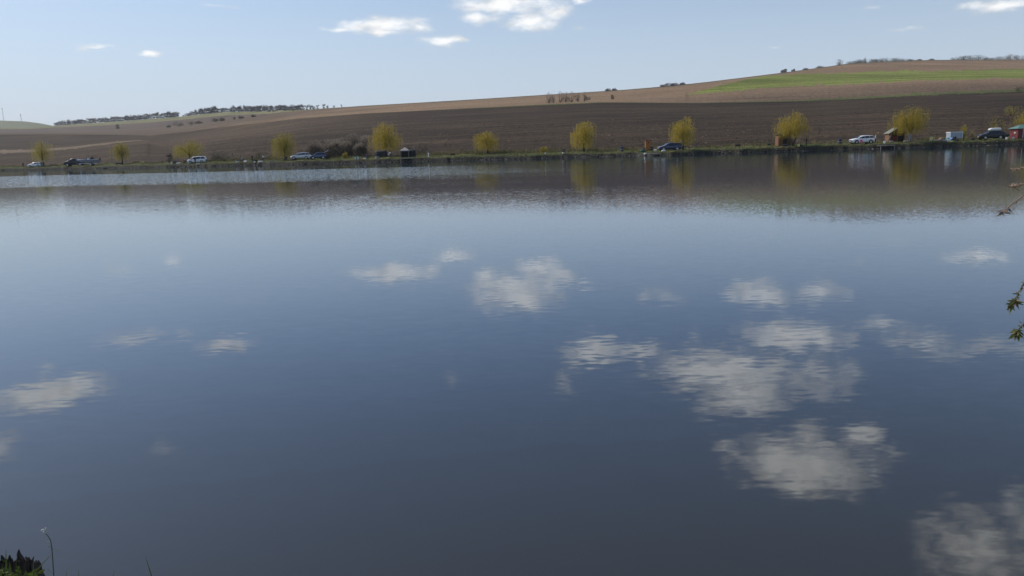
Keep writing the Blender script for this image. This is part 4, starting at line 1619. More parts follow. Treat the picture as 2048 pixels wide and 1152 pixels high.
# ------------------------------------------------------------------ people
POSES = {
    'stand': dict(pelvis=(0, 0, .94), chest=(0, .01, 1.24), neck=(0, 0, 1.46), head=(0, -.015, 1.57), crown=(0, -.01, 1.69), sh=(.175, 0, 1.41), el=(.225, .03, 1.13), wr=(.215, -.06, .90), ha=(.21, -.09, .83),
                  hip=(.095, 0, .88), kn=(.105, -.015, .49), an=(.11, .03, .085), to=(.125, -.14, .035)),
    'step': dict(pelvis=(0, 0, .92), chest=(.02, -.03, 1.22), neck=(.03, -.05, 1.44), head=(.04, -.07, 1.55), crown=(.04, -.07, 1.67), sh=(.175, -.04, 1.39), el=(.25, -.12, 1.14), wr=(.20, -.32, 1.02), ha=(.18, -.40, 1.01),
                 hip=(.095, 0, .87), kn=(.15, -.06, .48), an=(.20, .05, .085), to=(.22, -.12, .035)),
    'sit': dict(pelvis=(0, .05, .50), chest=(0, .08, .80), neck=(0, .04, 1.02), head=(0, .01, 1.13), crown=(0, .01, 1.25), sh=(.175, .06, .97), el=(.24, .0, .70), wr=(.19, -.24, .64), ha=(.16, -.32, .63),
                hip=(.10, .02, .48), kn=(.14, -.40, .50), an=(.14, -.42, .085), to=(.15, -.58, .035)),
    'bend': dict(pelvis=(0, .10, .90), chest=(0, -.20, 1.05), neck=(0, -.42, 1.10), head=(0, -.53, 1.08), crown=(0, -.64, 1.06), sh=(.17, -.34, 1.06), el=(.20, -.42, .80), wr=(.17, -.50, .58), ha=(.16, -.52, .50),
                 hip=(.10, .08, .84), kn=(.12, -.02, .47), an=(.12, .06, .085), to=(.13, -.11, .035)),
}


def person(px, off, pose, shirt, trousers, label, face=0.0, lift=0.0, hairmat='hair', k=1.0):
    P = POSES[pose]
    names, verts, rad, edges, lab = {}, [], [], [], []

    def add(nm, p, rr):
        names[nm] = len(verts)
        verts.append(Vector(p))
        rad.append(rr)

    add('pelvis', P['pelvis'], (.145, .105))
    add('chest', P['chest'], (.165, .115))
    add('neck', P['neck'], (.062, .062))
    add('head', P['head'], (.078, .085))
    add('crown', P['crown'], (.072, .080))
    edges += [('pelvis', 'chest', shirt), ('chest', 'neck', shirt), ('neck', 'head', 'skin'), ('head', 'crown', 'skin')]
    for s, t in ((1, 'l'), (-1, 'r')):
        f = lambda q: (q[0] * s, q[1], q[2])
        add('sh' + t, f(P['sh']), (.062, .062))
        add('el' + t, f(P['el']), (.047, .047))
        add('wr' + t, f(P['wr']), (.033, .033))
        add('ha' + t, f(P['ha']), (.036, .022))
        add('hip' + t, f(P['hip']), (.092, .092))
        add('kn' + t, f(P['kn']), (.062, .062))
        add('an' + t, f(P['an']), (.042, .042))
        add('to' + t, f(P['to']), (.042, .034))
        edges += [('chest', 'sh' + t, shirt), ('sh' + t, 'el' + t, shirt), ('el' + t, 'wr' + t, shirt), ('wr' + t, 'ha' + t, 'skin'),
                  ('pelvis', 'hip' + t, trousers), ('hip' + t, 'kn' + t, trousers), ('kn' + t, 'an' + t, trousers), ('an' + t, 'to' + t, 'black_trim')]
    me = bpy.data.meshes.new('skeleton')
    me.from_pydata([tuple(v) for v in verts], [(names[a], names[b_]) for a, b_, _ in edges], [])
    ob = bpy.data.objects.new('skeleton', me)
    COL.objects.link(ob)
    ob.modifiers.new('skin', 'SKIN')
    ss = ob.modifiers.new('sub', 'SUBSURF')
    ss.levels = ss.render_levels = 1
    for i, sv in enumerate(me.skin_vertices[0].data):
        sv.radius = rad[i]
        sv.use_root = (i == 0)
    dg = bpy.context.evaluated_depsgraph_get()
    dg.update()
    bm = bpy.data.meshes.new_from_object(ob.evaluated_get(dg))
    bpy.data.objects.remove(ob)
    bpy.data.meshes.remove(me)
    mats = []
    for _, _, mn in edges:
        if mn not in mats:
            mats.append(mn)
    bm.materials.clear()
    for mn in mats:
        bm.materials.append(M[mn])
    segs = [(verts[names[a]], verts[names[b_]], mats.index(mn)) for a, b_, mn in edges]
    for pol in bm.polygons:
        c = pol.center
        best, bi = 1e9, 0
        for a, b_, mi in segs:
            d = b_ - a
            t = max(0, min(1, (c - a).dot(d) / max(1e-9, d.length_squared)))
            q = (c - (a + d * t)).length
            if q < best:
                best, bi = q, mi
        pol.material_index = bi
        pol.use_smooth = True
    loc = spot(px, off, lift)
    root = empty('person', loc, face)
    root.scale = (k, k, k)
    tag(root, label, 'person')
    bo = link_mesh('body', bm, root)
    bm.name = 'body'
    # hair cap, nose, ears, eyes
    hd, cr = Vector(P['head']), Vector(P['crown'])
    up = (cr - hd).normalized()
    fw = Vector((0, -1, 0))
    fw = (fw - up * fw.dot(up)).normalized()
    rt = up.cross(fw)
    c = hd.lerp(cr, .62)
    hm = MB()
    n = 10
    for i in range(5):
        ph = (i / 4) * math.pi * .5
        for j in range(n):
            th = 2 * math.pi * j / n
            rr = .098 * math.cos(ph)
            hm.v.append(tuple(c + rt * rr * math.cos(th) * .92 + fw * (rr * math.sin(th) - .012) + up * (.01 + .105 * math.sin(ph) - .035 * (math.sin(th) < 0) * (1 - i / 4))))
    for i in range(4):
        for j in range(n):
            hm.face((i * n + j, i * n + (j + 1) % n, (i + 1) * n + (j + 1) % n, (i + 1) * n + j))
    hm.build('hair', hairmat, root, smooth=True)
    fm = MB()
    nb = hd.lerp(cr, .32)
    fm.tube([nb + fw * .075 + up * .03, nb + fw * .105 - up * .012], [.010, .016], 5)
    for s in (-1, 1):
        fm.tube([nb + rt * s * .078 + up * .025, nb + rt * s * .092 - up * .02], [.018, .014], 5)
    fm.build('nose_and_ears', 'skin', root)
    em = MB()
    for s in (-1, 1):
        em.lathe([(.004, -.006), (.011, 0), (.004, .006)], 6, tuple(nb + fw * .082 + rt * s * .03 + up * .035))
    em.build('eyes', 'black_trim', root)
    fg = MB()
    for s, t in ((1, 'l'), (-1, 'r')):
        h, w = verts[names['ha' + t]], verts[names['wr' + t]]
        d = (h - w).normalized()
        sd_ = d.cross(Vector((s, 0, 0)))
        sd_ = sd_.normalized() if sd_.length > .1 else Vector((0, 1, 0))
        inw = Vector((-s, 0, 0))
        for q, ln in ((-1.5, .062), (-.5, .074), (.5, .070), (1.5, .054)):
            b0 = h + sd_ * q * .019
            fg.tube([b0, b0 + d * ln * .55 + inw * .004, b0 + d * ln * .9 + inw * .022], [.0095, .009, .007], 5)
        fg.tube([w.lerp(h, .5) - sd_ * .028, w.lerp(h, .9) - sd_ * .055 + inw * .012, h - sd_ * .055 + d * .02 + inw * .022], [.011, .010, .008], 5)
    fg.build('fingers', 'skin', root)
    return root


def camp_chair(px, off, mat, label, face=0.0, lift=0.0):
    o = empty('camp_chair', spot(px, off, lift), face)
    tag(o, label, 'chair')
    MB().box((0, 0, .42), (.52, .48, .04)).build('seat', mat, o)
    bk = MB()
    bk.v = [(-.26, .22, .44), (.26, .22, .44), (.26, .38, .92), (-.26, .38, .92), (-.26, .25, .44), (.26, .25, .44), (.26, .41, .92), (-.26, .41, .92)]
    for q in ((0, 1, 2, 3), (7, 6, 5, 4), (0, 4, 5, 1), (1, 5, 6, 2), (2, 6, 7, 3), (3, 7, 4, 0)):
        bk.face(q)
    bk.build('backrest', mat, o)
    for x in (-.25, .25):
        MB().tube([(x, -.25, 0), (x, .18, .42)], .018, 5).build('leg', 'black_trim', o)
        MB().tube([(x, .25, 0), (x, -.2, .42)], .018, 5).build('leg', 'black_trim', o)
        MB().box((x * 1.1, .02, .64), (.05, .5, .03)).build('armrest', 'black_trim', o)
    return o


person(47, 1.6, 'stand', 'cloth_black', 'cloth_black', 'person in black standing at the far left by the water', .3)
person(88.5, 3.5, 'stand', 'cloth_black', 'cloth_brown', 'person in dark clothes at the raised tailgate of the small white car', 1.2)
person(370, 2.5, 'sit', 'cloth_red', 'cloth_navy', 'person in a rust red jacket sitting left of the white minivan', -.5)
camp_chair(370, 2.5, 'canvas_dark', 'camp chair under the person in the rust red jacket', -.5)
person(391, 2.6, 'stand', 'cloth_black', 'cloth_black', 'person in black standing in front of the white minivan', .4)
person(505, 2.2, 'stand', 'cloth_black', 'cloth_black', 'slim person in black standing between two piles of fishing gear', 1.2)
person(527, 2.2, 'step', 'cloth_white', 'cloth_navy', 'person in a white shirt and navy trousers facing the water', .7)
person(571.5, 2.8, 'sit', 'cloth_black', 'cloth_black', 'person in black sitting in front of the narrow willow', -.2)
camp_chair(571.5, 2.8, 'canvas_dark', 'dark camp chair in front of the narrow willow', -.2)
person(484, 2.4, 'sit', 'cloth_grey', 'cloth_navy', 'person in grey sitting among gear left of the slim person', -.2)
camp_chair(484, 2.4, 'canvas_dark', 'dark camp chair among gear left of the slim person in black', -.2)
person(733.5, 2.2, 'sit', 'cloth_purple', 'cloth_black', 'person in a purple jacket sitting left of the dark fishing shelter', .6)
camp_chair(733.5, 2.2, 'canvas_dark', 'camp chair under the person in purple', .6)
person(782, 2.5, 'bend', 'cloth_white', 'cloth_navy', 'person in a pale top bending over left of the gazebo', R_(-60))
person(1128, 1.0, 'sit', 'cloth_navy', 'cloth_black', 'angler in dark clothes sitting at the edge left of the rounded willow', .2)
camp_chair(1128, 1.0, 'canvas_dark', 'dark camp chair under the angler left of the rounded willow', .2)
person(1303, 3.0, 'sit', 'cloth_black', 'cloth_black', 'person in black sitting right of the orange cabin', -.4)
camp_chair(1303, 3.0, 'canvas_dark', 'dark camp chair right of the orange cabin', -.4)
person(1612.5, 2.0, 'stand', 'cloth_black', 'cloth_black', 'person in black standing right of the forked willow', .9)
person(1750.5, 3.4, 'stand', 'cloth_white', 'cloth_black', 'person in a white top and dark trousers behind the white sport utility car', .8)
person(1819.5, 3.2, 'stand', 'cloth_grey', 'cloth_grey', 'person in grey standing at the trunk of the dense willow', .2)
person(1862, 1.4, 'sit', 'cloth_yellow', 'cloth_yellow', 'person in pale yellow sitting at the water edge right of the dense willow', -.7)
camp_chair(1862, 1.4, 'plastic_yellow', 'pale yellow chair at the water edge right of the dense willow', -.7)
person(1911, 1.6, 'sit', 'cloth_black', 'cloth_black', 'person in black sitting in front of the box trailer', .5)
camp_chair(1911, 1.6, 'canvas_dark', 'dark camp chair in front of the box trailer', .5)
camp_chair(1724, 2.4, 'plastic_pink', 'pink camp chair in front of the white sport utility car', .1)


# ------------------------------------------------------------------ fishing gear
def bucket(px, off, mat, label, k=1.0, group='buckets at the far water edge'):
    o = empty('bucket', spot(px, off))
    o.scale = (k, k, k)
    tag(o, label, 'bucket', group)
    MB().lathe([(.14, 0), (.18, .32), (.19, .34), (.165, .34), (.13, .03)], 12).build('pail', mat, o)
    MB().tube([(-.18, 0, .32), (-.12, -.02, .46), (0, -.03, .50), (.12, -.02, .46), (.18, 0, .32)], .01, 4).build('handle', 'black_trim', o)


def tackle_box(px, off, mat, label, s=(.6, .35, .32), rz=0.0):
    o = empty('tackle_box', spot(px, off), rz)
    tag(o, label, 'box', 'tackle boxes at the far water edge')
    MB().box((0, 0, s[2] * .42), (s[0], s[1], s[2] * .8), taper=1.04).build('base', mat, o)
    MB().box((0, 0, s[2] * .93), (s[0] * 1.06, s[1] * 1.08, s[2] * .16), taper=.9).build('lid', mat, o)
    MB().tube([(-.12, 0, s[2]), (-.1, 0, s[2] + .08), (.1, 0, s[2] + .08), (.12, 0, s[2])], .012, 4).build('handle', 'black_trim', o)
    MB().box((0, -s[1] * .54, s[2] * .8), (.06, .02, .08)).build('clasp', 'rim', o)


def gear_bag(px, off, mat, label, L=.9, H=.38, rz=0.0):
    o = empty('gear_bag', spot(px, off), rz)
    tag(o, label, 'bag', 'gear bags at the far water edge')
    mb = MB()
    st = [(-.5, .55), (-.42, .9), (-.1, 1.0), (.25, .95), (.44, .85), (.5, .5)]
    for x, k in st:
        for i in range(8):
            th = 2 * math.pi * i / 8
            mb.v.append((x * L, math.cos(th) * .2 * k, H * .5 + math.sin(th) * H * .5 * k))
    for i in range(len(st) - 1):
        for j in range(8):
            mb.face((i * 8 + j, i * 8 + (j + 1) % 8, (i + 1) * 8 + (j + 1) % 8, (i + 1) * 8 + j))
    mb.face(range(8))
    mb.face(range(40, 48))
    mb.build('sack', mat, o)
    MB().tube([(-.25 * L, -.1, H * .9), (-.15 * L, -.1, H * 1.25), (.15 * L, -.1, H * 1.25), (.25 * L, -.1, H * .9)], .018, 4).build('strap', 'black_trim', o)


def rod_pod(px, off, label, rz=0.0):
    o = empty('rod_pod', spot(px, off), rz)
    tag(o, label, 'rod stand', 'rod stands at the far water edge')
    fr = MB()
    for y in (-.5, .5):
        fr.tube([(-.3, y, 0), (-.2, y, .55)], .02, 4)
        fr.tube([(.3, y, 0), (.2, y, .55)], .02, 4)
        fr.tube([(-.34, y, .55), (.34, y, .55)], .02, 4)
    fr.tube([(0, -.5, .52), (0, .5, .52)], .02, 4)
    fr.build('frame', 'black_trim', o)
    for x in (-.22, 0, .22):
        MB().tube([(x, 1.1, .52), (x, -.5, .60), (x * 1.3, -2.4, .95)], [.016, .012, .005], 4).build('rod', 'black_trim', o)


bucket(343.5, 1.6, 'plastic_white', 'white bucket leftmost of the gear left of the white minivan', 1.3)
gear_bag(357, 1.8, 'plastic_white', 'white bag left of the person in the rust red jacket', 1.0, .36, .3)
gear_bag(351, 4, 'canvas_dark', 'dark bag behind the white gear left of the minivan', 1.4, .6, .2)
tackle_box(396.5, 1.2, 'plastic_white', 'flat white box lying in front of the white minivan', (.85, .5, .22), .2)
bucket(377, 1.5, 'plastic_white', 'small pale bucket at the front wheel of the white minivan', .8)
tackle_box(474.5, 1.4, 'plastic_white', 'white box at the left end of the gear left of the slim person', (.7, .4, .3), .1)
rod_pod(479, .8, 'rod stand beside the white box left of the slim person', .1)
gear_bag(491, 1.6, 'plastic_white', 'pale bag between the seated person in grey and the slim person', .8, .34, -.4)
gear_bag(492, 5, 'wood_grey', 'grey bundle lying behind the seated person in grey', 1.1, .3)
bucket(509.5, .9, 'plastic_white', 'bright white bucket at the feet of the slim person in black', 1.2)
gear_bag(511, 2.4, 'canvas_dark', 'dark bag right behind the bright white bucket', 1.0, .5)
gear_bag(521.5, 1.2, 'plastic_white', 'white bag at the feet of the person in the white shirt', 1.0, .36, .5)
tackle_box(546, 1.4, 'wood_grey', 'long pale box on the grass right of the person in the white shirt', (1.5, .35, .2), .1)
gear_bag(656, 6, 'canvas_dark', 'dark upright bag behind the blue hatchback', 1.0, .9)
bucket(711, 1.2, 'plastic_white', 'left of the two white buckets near the purple jacket', 1.0)
bucket(716.5, 1.4, 'plastic_white', 'right of the two white buckets near the purple jacket', 1.1)
gear_bag(713, 2.2, 'plastic_green', 'dark green bag behind the two white buckets', 1.2, .45)
gear_bag(729.5, 1.0, 'plastic_white', 'pale sack at the feet of the person in purple', .55, .32, .2)
bucket(751.5, 1.3, 'plastic_white', 'whitish bucket in front of the dark fishing shelter', 1.0)
tackle_box(755, 2.2, 'wood_grey', 'grey box in front of the dark fishing shelter', (.7, .4, .35), -.2)
bucket(1090.5, 2.5, 'plastic_white', 'tiny white bucket alone on the grass left of the seated angler', .9)
gear_bag(1126.5, .9, 'plastic_white', 'white bag beside the angler left of the rounded willow', .45, .36)
camp_chair(1287, 2.0, 'canvas_dark', 'empty dark camp chair left of the small jetty', -.6)
gear_bag(1291.5, 1.2, 'plastic_white', 'pale bag at the foot of the empty camp chair by the small jetty', .8, .36, .7)
gear_bag(1286.5, 2.6, 'plastic_green', 'green bag behind the empty camp chair by the small jetty', 1.1, .5)
rod_pod(1294, .3, 'rod stand on the bank beside the small jetty', -.1)
gear_bag(1311, 4.4, 'plastic_white', 'white cushion between the orange cabin and the navy car', .55, .36)
bucket(1323.5, -.2, 'plastic_white', 'white bucket low at the water under the front of the navy car', 1.2)
gear_bag(1327, 2.0, 'plastic_white', 'pale bag in front of the navy car front wheel', .8, .34, .4)
bucket(1597.5, 1.6, 'plastic_yellow', 'small pale yellow bucket right of the forked willow', 1.15)
gear_bag(1600.5, 1.8, 'canvas_dark', 'dark bag beside the pale yellow bucket', .6, .34)
gear_bag(1571.5, 2.4, 'canvas_dark', 'dark bag in front of the orange hut', 1.2, .4)
bucket(1769.5, 1.6, 'plastic_white', 'white bucket at the left corner of the gabled hut', 1.35)
gear_bag(1782.5, 2.2, 'wood_grey', 'grey sack in front of the gabled hut', .7, .4)
gear_bag(1811, 2.6, 'wood_grey', 'grey sack between the gabled hut and the person in grey', .8, .4)


def bedchair(px, off, mat, label, rz=0.0):
    o = empty('bed_chair', spot(px, off), rz)
    tag(o, label, 'bed chair', 'folding bed chairs at the far water edge')
    MB().box((.1, 0, .32), (1.4, .65, .09)).build('mattress', mat, o)
    MB().box((-.85, 0, .52), (.65, .65, .08), ry=R_(38)).build('backrest', mat, o)
    for x in (-.5, .2, .75):
        for y in (-.28, .28):
            MB().tube([(x, y, 0), (x, y, .3)], .02, 5).build('leg', 'black_trim', o)
    for y in (-.33, .33):
        MB().box((.1, y, .29), (1.5, .03, .03)).build('side_rail', 'rim', o)


bedchair(1870, 1.8, 'plastic_salmon', 'salmon pink bed chair right of the person in yellow', R_(180))
bedchair(1885, 1.9, 'plastic_green', 'dark green bed chair left of the box trailer', R_(180))
bedchair(1892.5, 1.3, 'plastic_blue', 'light blue bed chair in front of the left end of the box trailer', R_(185))
gear_bag(1896, 1.0, 'plastic_white', 'white sack at the left foot of the box trailer', .5, .55)
tackle_box(1901, .9, 'plastic_yellow', 'yellowish low box in front of the box trailer', (.75, .45, .3))
gear_bag(1946, 3.0, 'canvas_dark', 'small dark bag on the grass between box trailer and dark car', .6, .45)


def small_cart(px, off):
    o = empty('hand_cart', spot(px, off))
    tag(o, 'dark hand cart between the dark car and the red hut', 'cart')
    MB().box((0, 0, .75), (.85, .6, .38), taper=1.12).build('tub', 'canvas_dark', o)
    for y in (-.36, .36):
        wheel(o, -.1, y, .28, .09)
    MB().tube([(.4, -.2, .75), (.95, -.2, .95)], .02, 5).tube([(.4, .2, .75), (.95, .2, .95)], .02, 5).build('handle', 'rim', o)
    MB().tube([(.35, 0, .6), (.4, 0, 0)], .025, 5).build('prop_leg', 'black_trim', o)


small_cart(2012, 4)
bucket(2013.5, 2.4, 'plastic_white', 'white bucket in front of the hand cart by the red hut', 1.3)
bucket(2026, 3.6, 'plastic_white', 'lower white pail at the left corner of the red hut', 1.3)
o = empty('hanging_lantern', spot(2029, 4.1, 1.0))
tag(o, 'white lantern on the left corner of the red hut', 'lantern')
MB().lathe([(.10, 0), (.16, .06), (.16, .26), (.08, .34)], 10).build('globe', 'plastic_white', o)
MB().tube([(0, 0, -1.0), (0, 0, .02)], .03, 5).build('stake', 'black_trim', o)


# ------------------------------------------------------------------ ground cover (uncountable)
def bank_cover():
    r = random.Random(9)
    g, d = MB(), MB()

    def tuft(mb, p, h, n, w, spread):
        for _ in range(n):
            q = p + Vector((r.gauss(0, spread), r.gauss(0, spread), -.03))
            dr = Vector((r.gauss(0, .35), r.gauss(0, .35), 1)).normalized()
            s_ = dr.cross(rvec(r))
            if s_.length < .1:
                continue
            s_ = s_.normalized() * w * .5
            hh = h * r.uniform(.5, 1.2)
            mb.v += [tuple(q - s_), tuple(q + s_), tuple(q + dr * hh)]
            n0 = len(mb.v)
            mb.face((n0 - 3, n0 - 2, n0 - 1))
    for i in range(6500):
        px = r.uniform(-60, 2110)
        u = r.random()
        off = .35 + 10.5 * u ** 1.6
        D = shore_D(px) + off
        z = ground_z(px, D)
        p = Vector((place_x(px, D, z), D, z))
        if r.random() < .72:
            tuft(g, p, r.uniform(.10, .26) if u > .05 else r.uniform(.2, .45), 4, .10, .22)
        else:
            tuft(d, p, r.uniform(.14, .34), 4, .08, .2)
    # tall dry weeds on the verge behind the grass
    for (x0, x1, n, h) in ((830, 1130, 900, .75), (1130, 1320, 420, .6), (420, 560, 380, .7), (1400, 1560, 260, .45), (1600, 1700, 160, .4), (0, 420, 420, .5), (560, 830, 260, .6), (1840, 2100, 360, .6)):
        for i in range(n):
            px = r.uniform(x0, x1)
            D = shore_D0(px) + r.uniform(8.5, 15)
            z = ground_z(px, D)
            p = Vector((place_x(px, D, z), D, z))
            tuft(d if r.random() < .62 else g, p, h * r.uniform(.5, 1.5), 5, .10, .28)
    # fringe hanging at the very edge
    for i in range(2600):
        px = r.uniform(-60, 2110)
        D = shore_D(px) + r.uniform(.05, .5)
        z = max(.05, ground_z(px, D))
        p = Vector((place_x(px, D, z), D, z))
        tuft(g if r.random() < .6 else d, p, r.uniform(.12, .34), 3, .07, .12)
    tag(g.build('bank_grass', 'grass_blade'), 'short green grass along the far bank', 'grass', kind='stuff')
    tag(d.build('dry_weeds', 'dry_grass'), 'dry brown weeds along the far bank and verge', 'weeds', kind='stuff')
    # rubble at the water line
    st = MB()
    oct_ = [(1, 0, 0), (-1, 0, 0), (0, 1, 0), (0, -1, 0), (0, 0, 1), (0, 0, -1)]
    fc = [(0, 2, 4), (2, 1, 4), (1, 3, 4), (3, 0, 4), (2, 0, 5), (1, 2, 5), (3, 1, 5), (0, 3, 5)]

    def rock(mb, p, s_):
        n0 = len(mb.v)
        for v in oct_:
            mb.v.append((p.x + v[0] * s_ * r.uniform(.7, 1.3), p.y + v[1] * s_ * r.uniform(.7, 1.3), p.z + v[2] * s_ * r.uniform(.5, .9)))
        for f in fc:
            mb.face([n0 + k for k in f], 0 if r.random() < .3 else 1)
    for i in range(2200):
        px = r.uniform(-60, 2110)
        D = shore_D(px) + r.uniform(-.35, .30)
        z = max(-.05, min(ground_z(px, D), .6))
        rock(st, Vector((place_x(px, D, z), D, z)), r.uniform(.08, .24))
    tag(st.build('shore_rubble', ['stone', 'stone_dark']), 'loose stones along the foot of the far bank', 'stones', kind='stuff')
    # clods turned up in the nearest ploughed field
    cl = MB()
    for i in range(13000):
        px = r.uniform(330, 2110)
        D = shore_D0(px) + 12.5 + 130 * r.random() ** 1.5
        z = ground_z(px, D)
        p = Vector((place_x(px, D, z), D, z))
        # broken rows
        if math.sin(D * .55 + .4 * math.sin(p.x * .05)) + r.gauss(0, .7) < .1:
            continue
        rock(cl, p, r.uniform(.08, .22) + (.2 * r.random() if r.random() < .12 else 0))
    tag(cl.build('soil_clods', ['soil_light', 'soil_dark']), 'clods of turned earth on the dark ploughed field', 'clods', kind='stuff')


bank_cover()


# ------------------------------------------------------------------ near things
def near_stump():
    r = random.Random(21)
    Y = 2.95
    c = at(32, 1128, Y)
    o = empty('rotten_stump', (c.x, Y, -.2))
    tag(o, 'dark rotten stump with a splintered top in the bottom left corner', 'stump')
    z0 = 0.0
    rad = .084
    top = c.z + .2
    mb = MB()
    n = 22
    rows = [(1.25, 0), (1.12, top * .4), (1.02, top * .78), (.98, top * .86), (.78, top * .84), (.62, top * .5), (.2, top * .42)]
    for k, (q, z) in enumerate(rows):
        for j in range(n):
            th = 2 * math.pi * j / n
            rr = rad * q * (1 + .10 * math.sin(5 * th + k) + r.uniform(-.05, .05))
            mb.v.append((rr * math.cos(th), rr * math.sin(th), z))
    for i in range(len(rows) - 1):
        for j in range(n):
            mb.face((i * n + j, i * n + (j + 1) % n, (i + 1) * n + (j + 1) % n, (i + 1) * n + j))
    mb.face([(len(rows) - 1) * n + j for j in range(n)])
    mb.build('core', 'rotten_wood', o)
    # (picture x, picture y of the tip, width px)
    tips = [(2, 1110, 9), (11, 1118, 7), (17, 1110, 8), (23, 1117, 7), (28, 1121, 7), (32, 1116, 6), (38, 1099, 9), (43, 1112, 6), (47, 1117, 7), (53, 1113, 5), (58, 1114, 5), (65, 1113, 4), (69, 1125, 6), (74, 1124, 8), (79, 1127, 6), (82, 1133, 7), (14, 1124, 10), (35, 1122, 12), (50, 1120, 10), (62, 1122, 9), (-8, 1114, 10), (-16, 1108, 8)]
    tips += [(r.uniform(-10, 80), r.uniform(1116, 1130), r.uniform(3, 7)) for _ in range(22)]
    for (px, py, w) in tips:
        dy = r.choice((-1, 1)) * math.sqrt(max(.0004, .0075 - (at(px, py, Y).x - c.x) ** 2)) * r.uniform(.8, 1)
        p = at(px, py, Y + dy)
        ww = w * .8 / FPX * Y
        lx = p.x - c.x
        zt = p.z + .2
        s = MB()
        zb = top * .45
        d = .022
        for (z, k, j) in ((zb, 1.5, 0), (zt - .05, 1.15, r.uniform(-.004, .004)), (zt - .02, .7, r.uniform(-.006, .006)), (zt, .22, r.uniform(-.006, .006))):
            s.v += [(lx * (.94 if z == zb else 1) + j - ww * .5 * k, dy - d * k * .5, z), (lx * (.94 if z == zb else 1) + j + ww * .5 * k, dy - d * k * .5, z), (lx * (.94 if z == zb else 1) + j + ww * .4 * k, dy + d * k * .5, z), (lx * (.94 if z == zb else 1) + j - ww * .4 * k, dy + d * k * .5, z)]
        for i in range(3):
            for k in range(4):
                s.face((i * 4 + k, i * 4 + (k + 1) % 4, (i + 1) * 4 + (k + 1) % 4, (i + 1) * 4 + k))
        s.face((12, 13, 14, 15))
        s.build('splinter', 'rotten_wood', o)


near_stump()


def blade(mb, pts, w, side=Vector((1, 0, .1))):
    """a grass leaf: folded tapering strip through the points"""
    n = len(pts)
    side = side.normalized()
    n0 = len(mb.v)
    for i, p in enumerate(pts):
        t = i / (n - 1)
        k = w * (1 - t) ** .7 + .0004
        mb.v += [tuple(p - side * k * .5), tuple(p + Vector((0, -.0015, 0)) * (1 - t) * 2), tuple(p + side * k * .5)]
    for i in range(n - 1):
        a = n0 + i * 3
        mb.face((a, a + 1, a + 4, a + 3))
        mb.face((a + 1, a + 2, a + 5, a + 4))


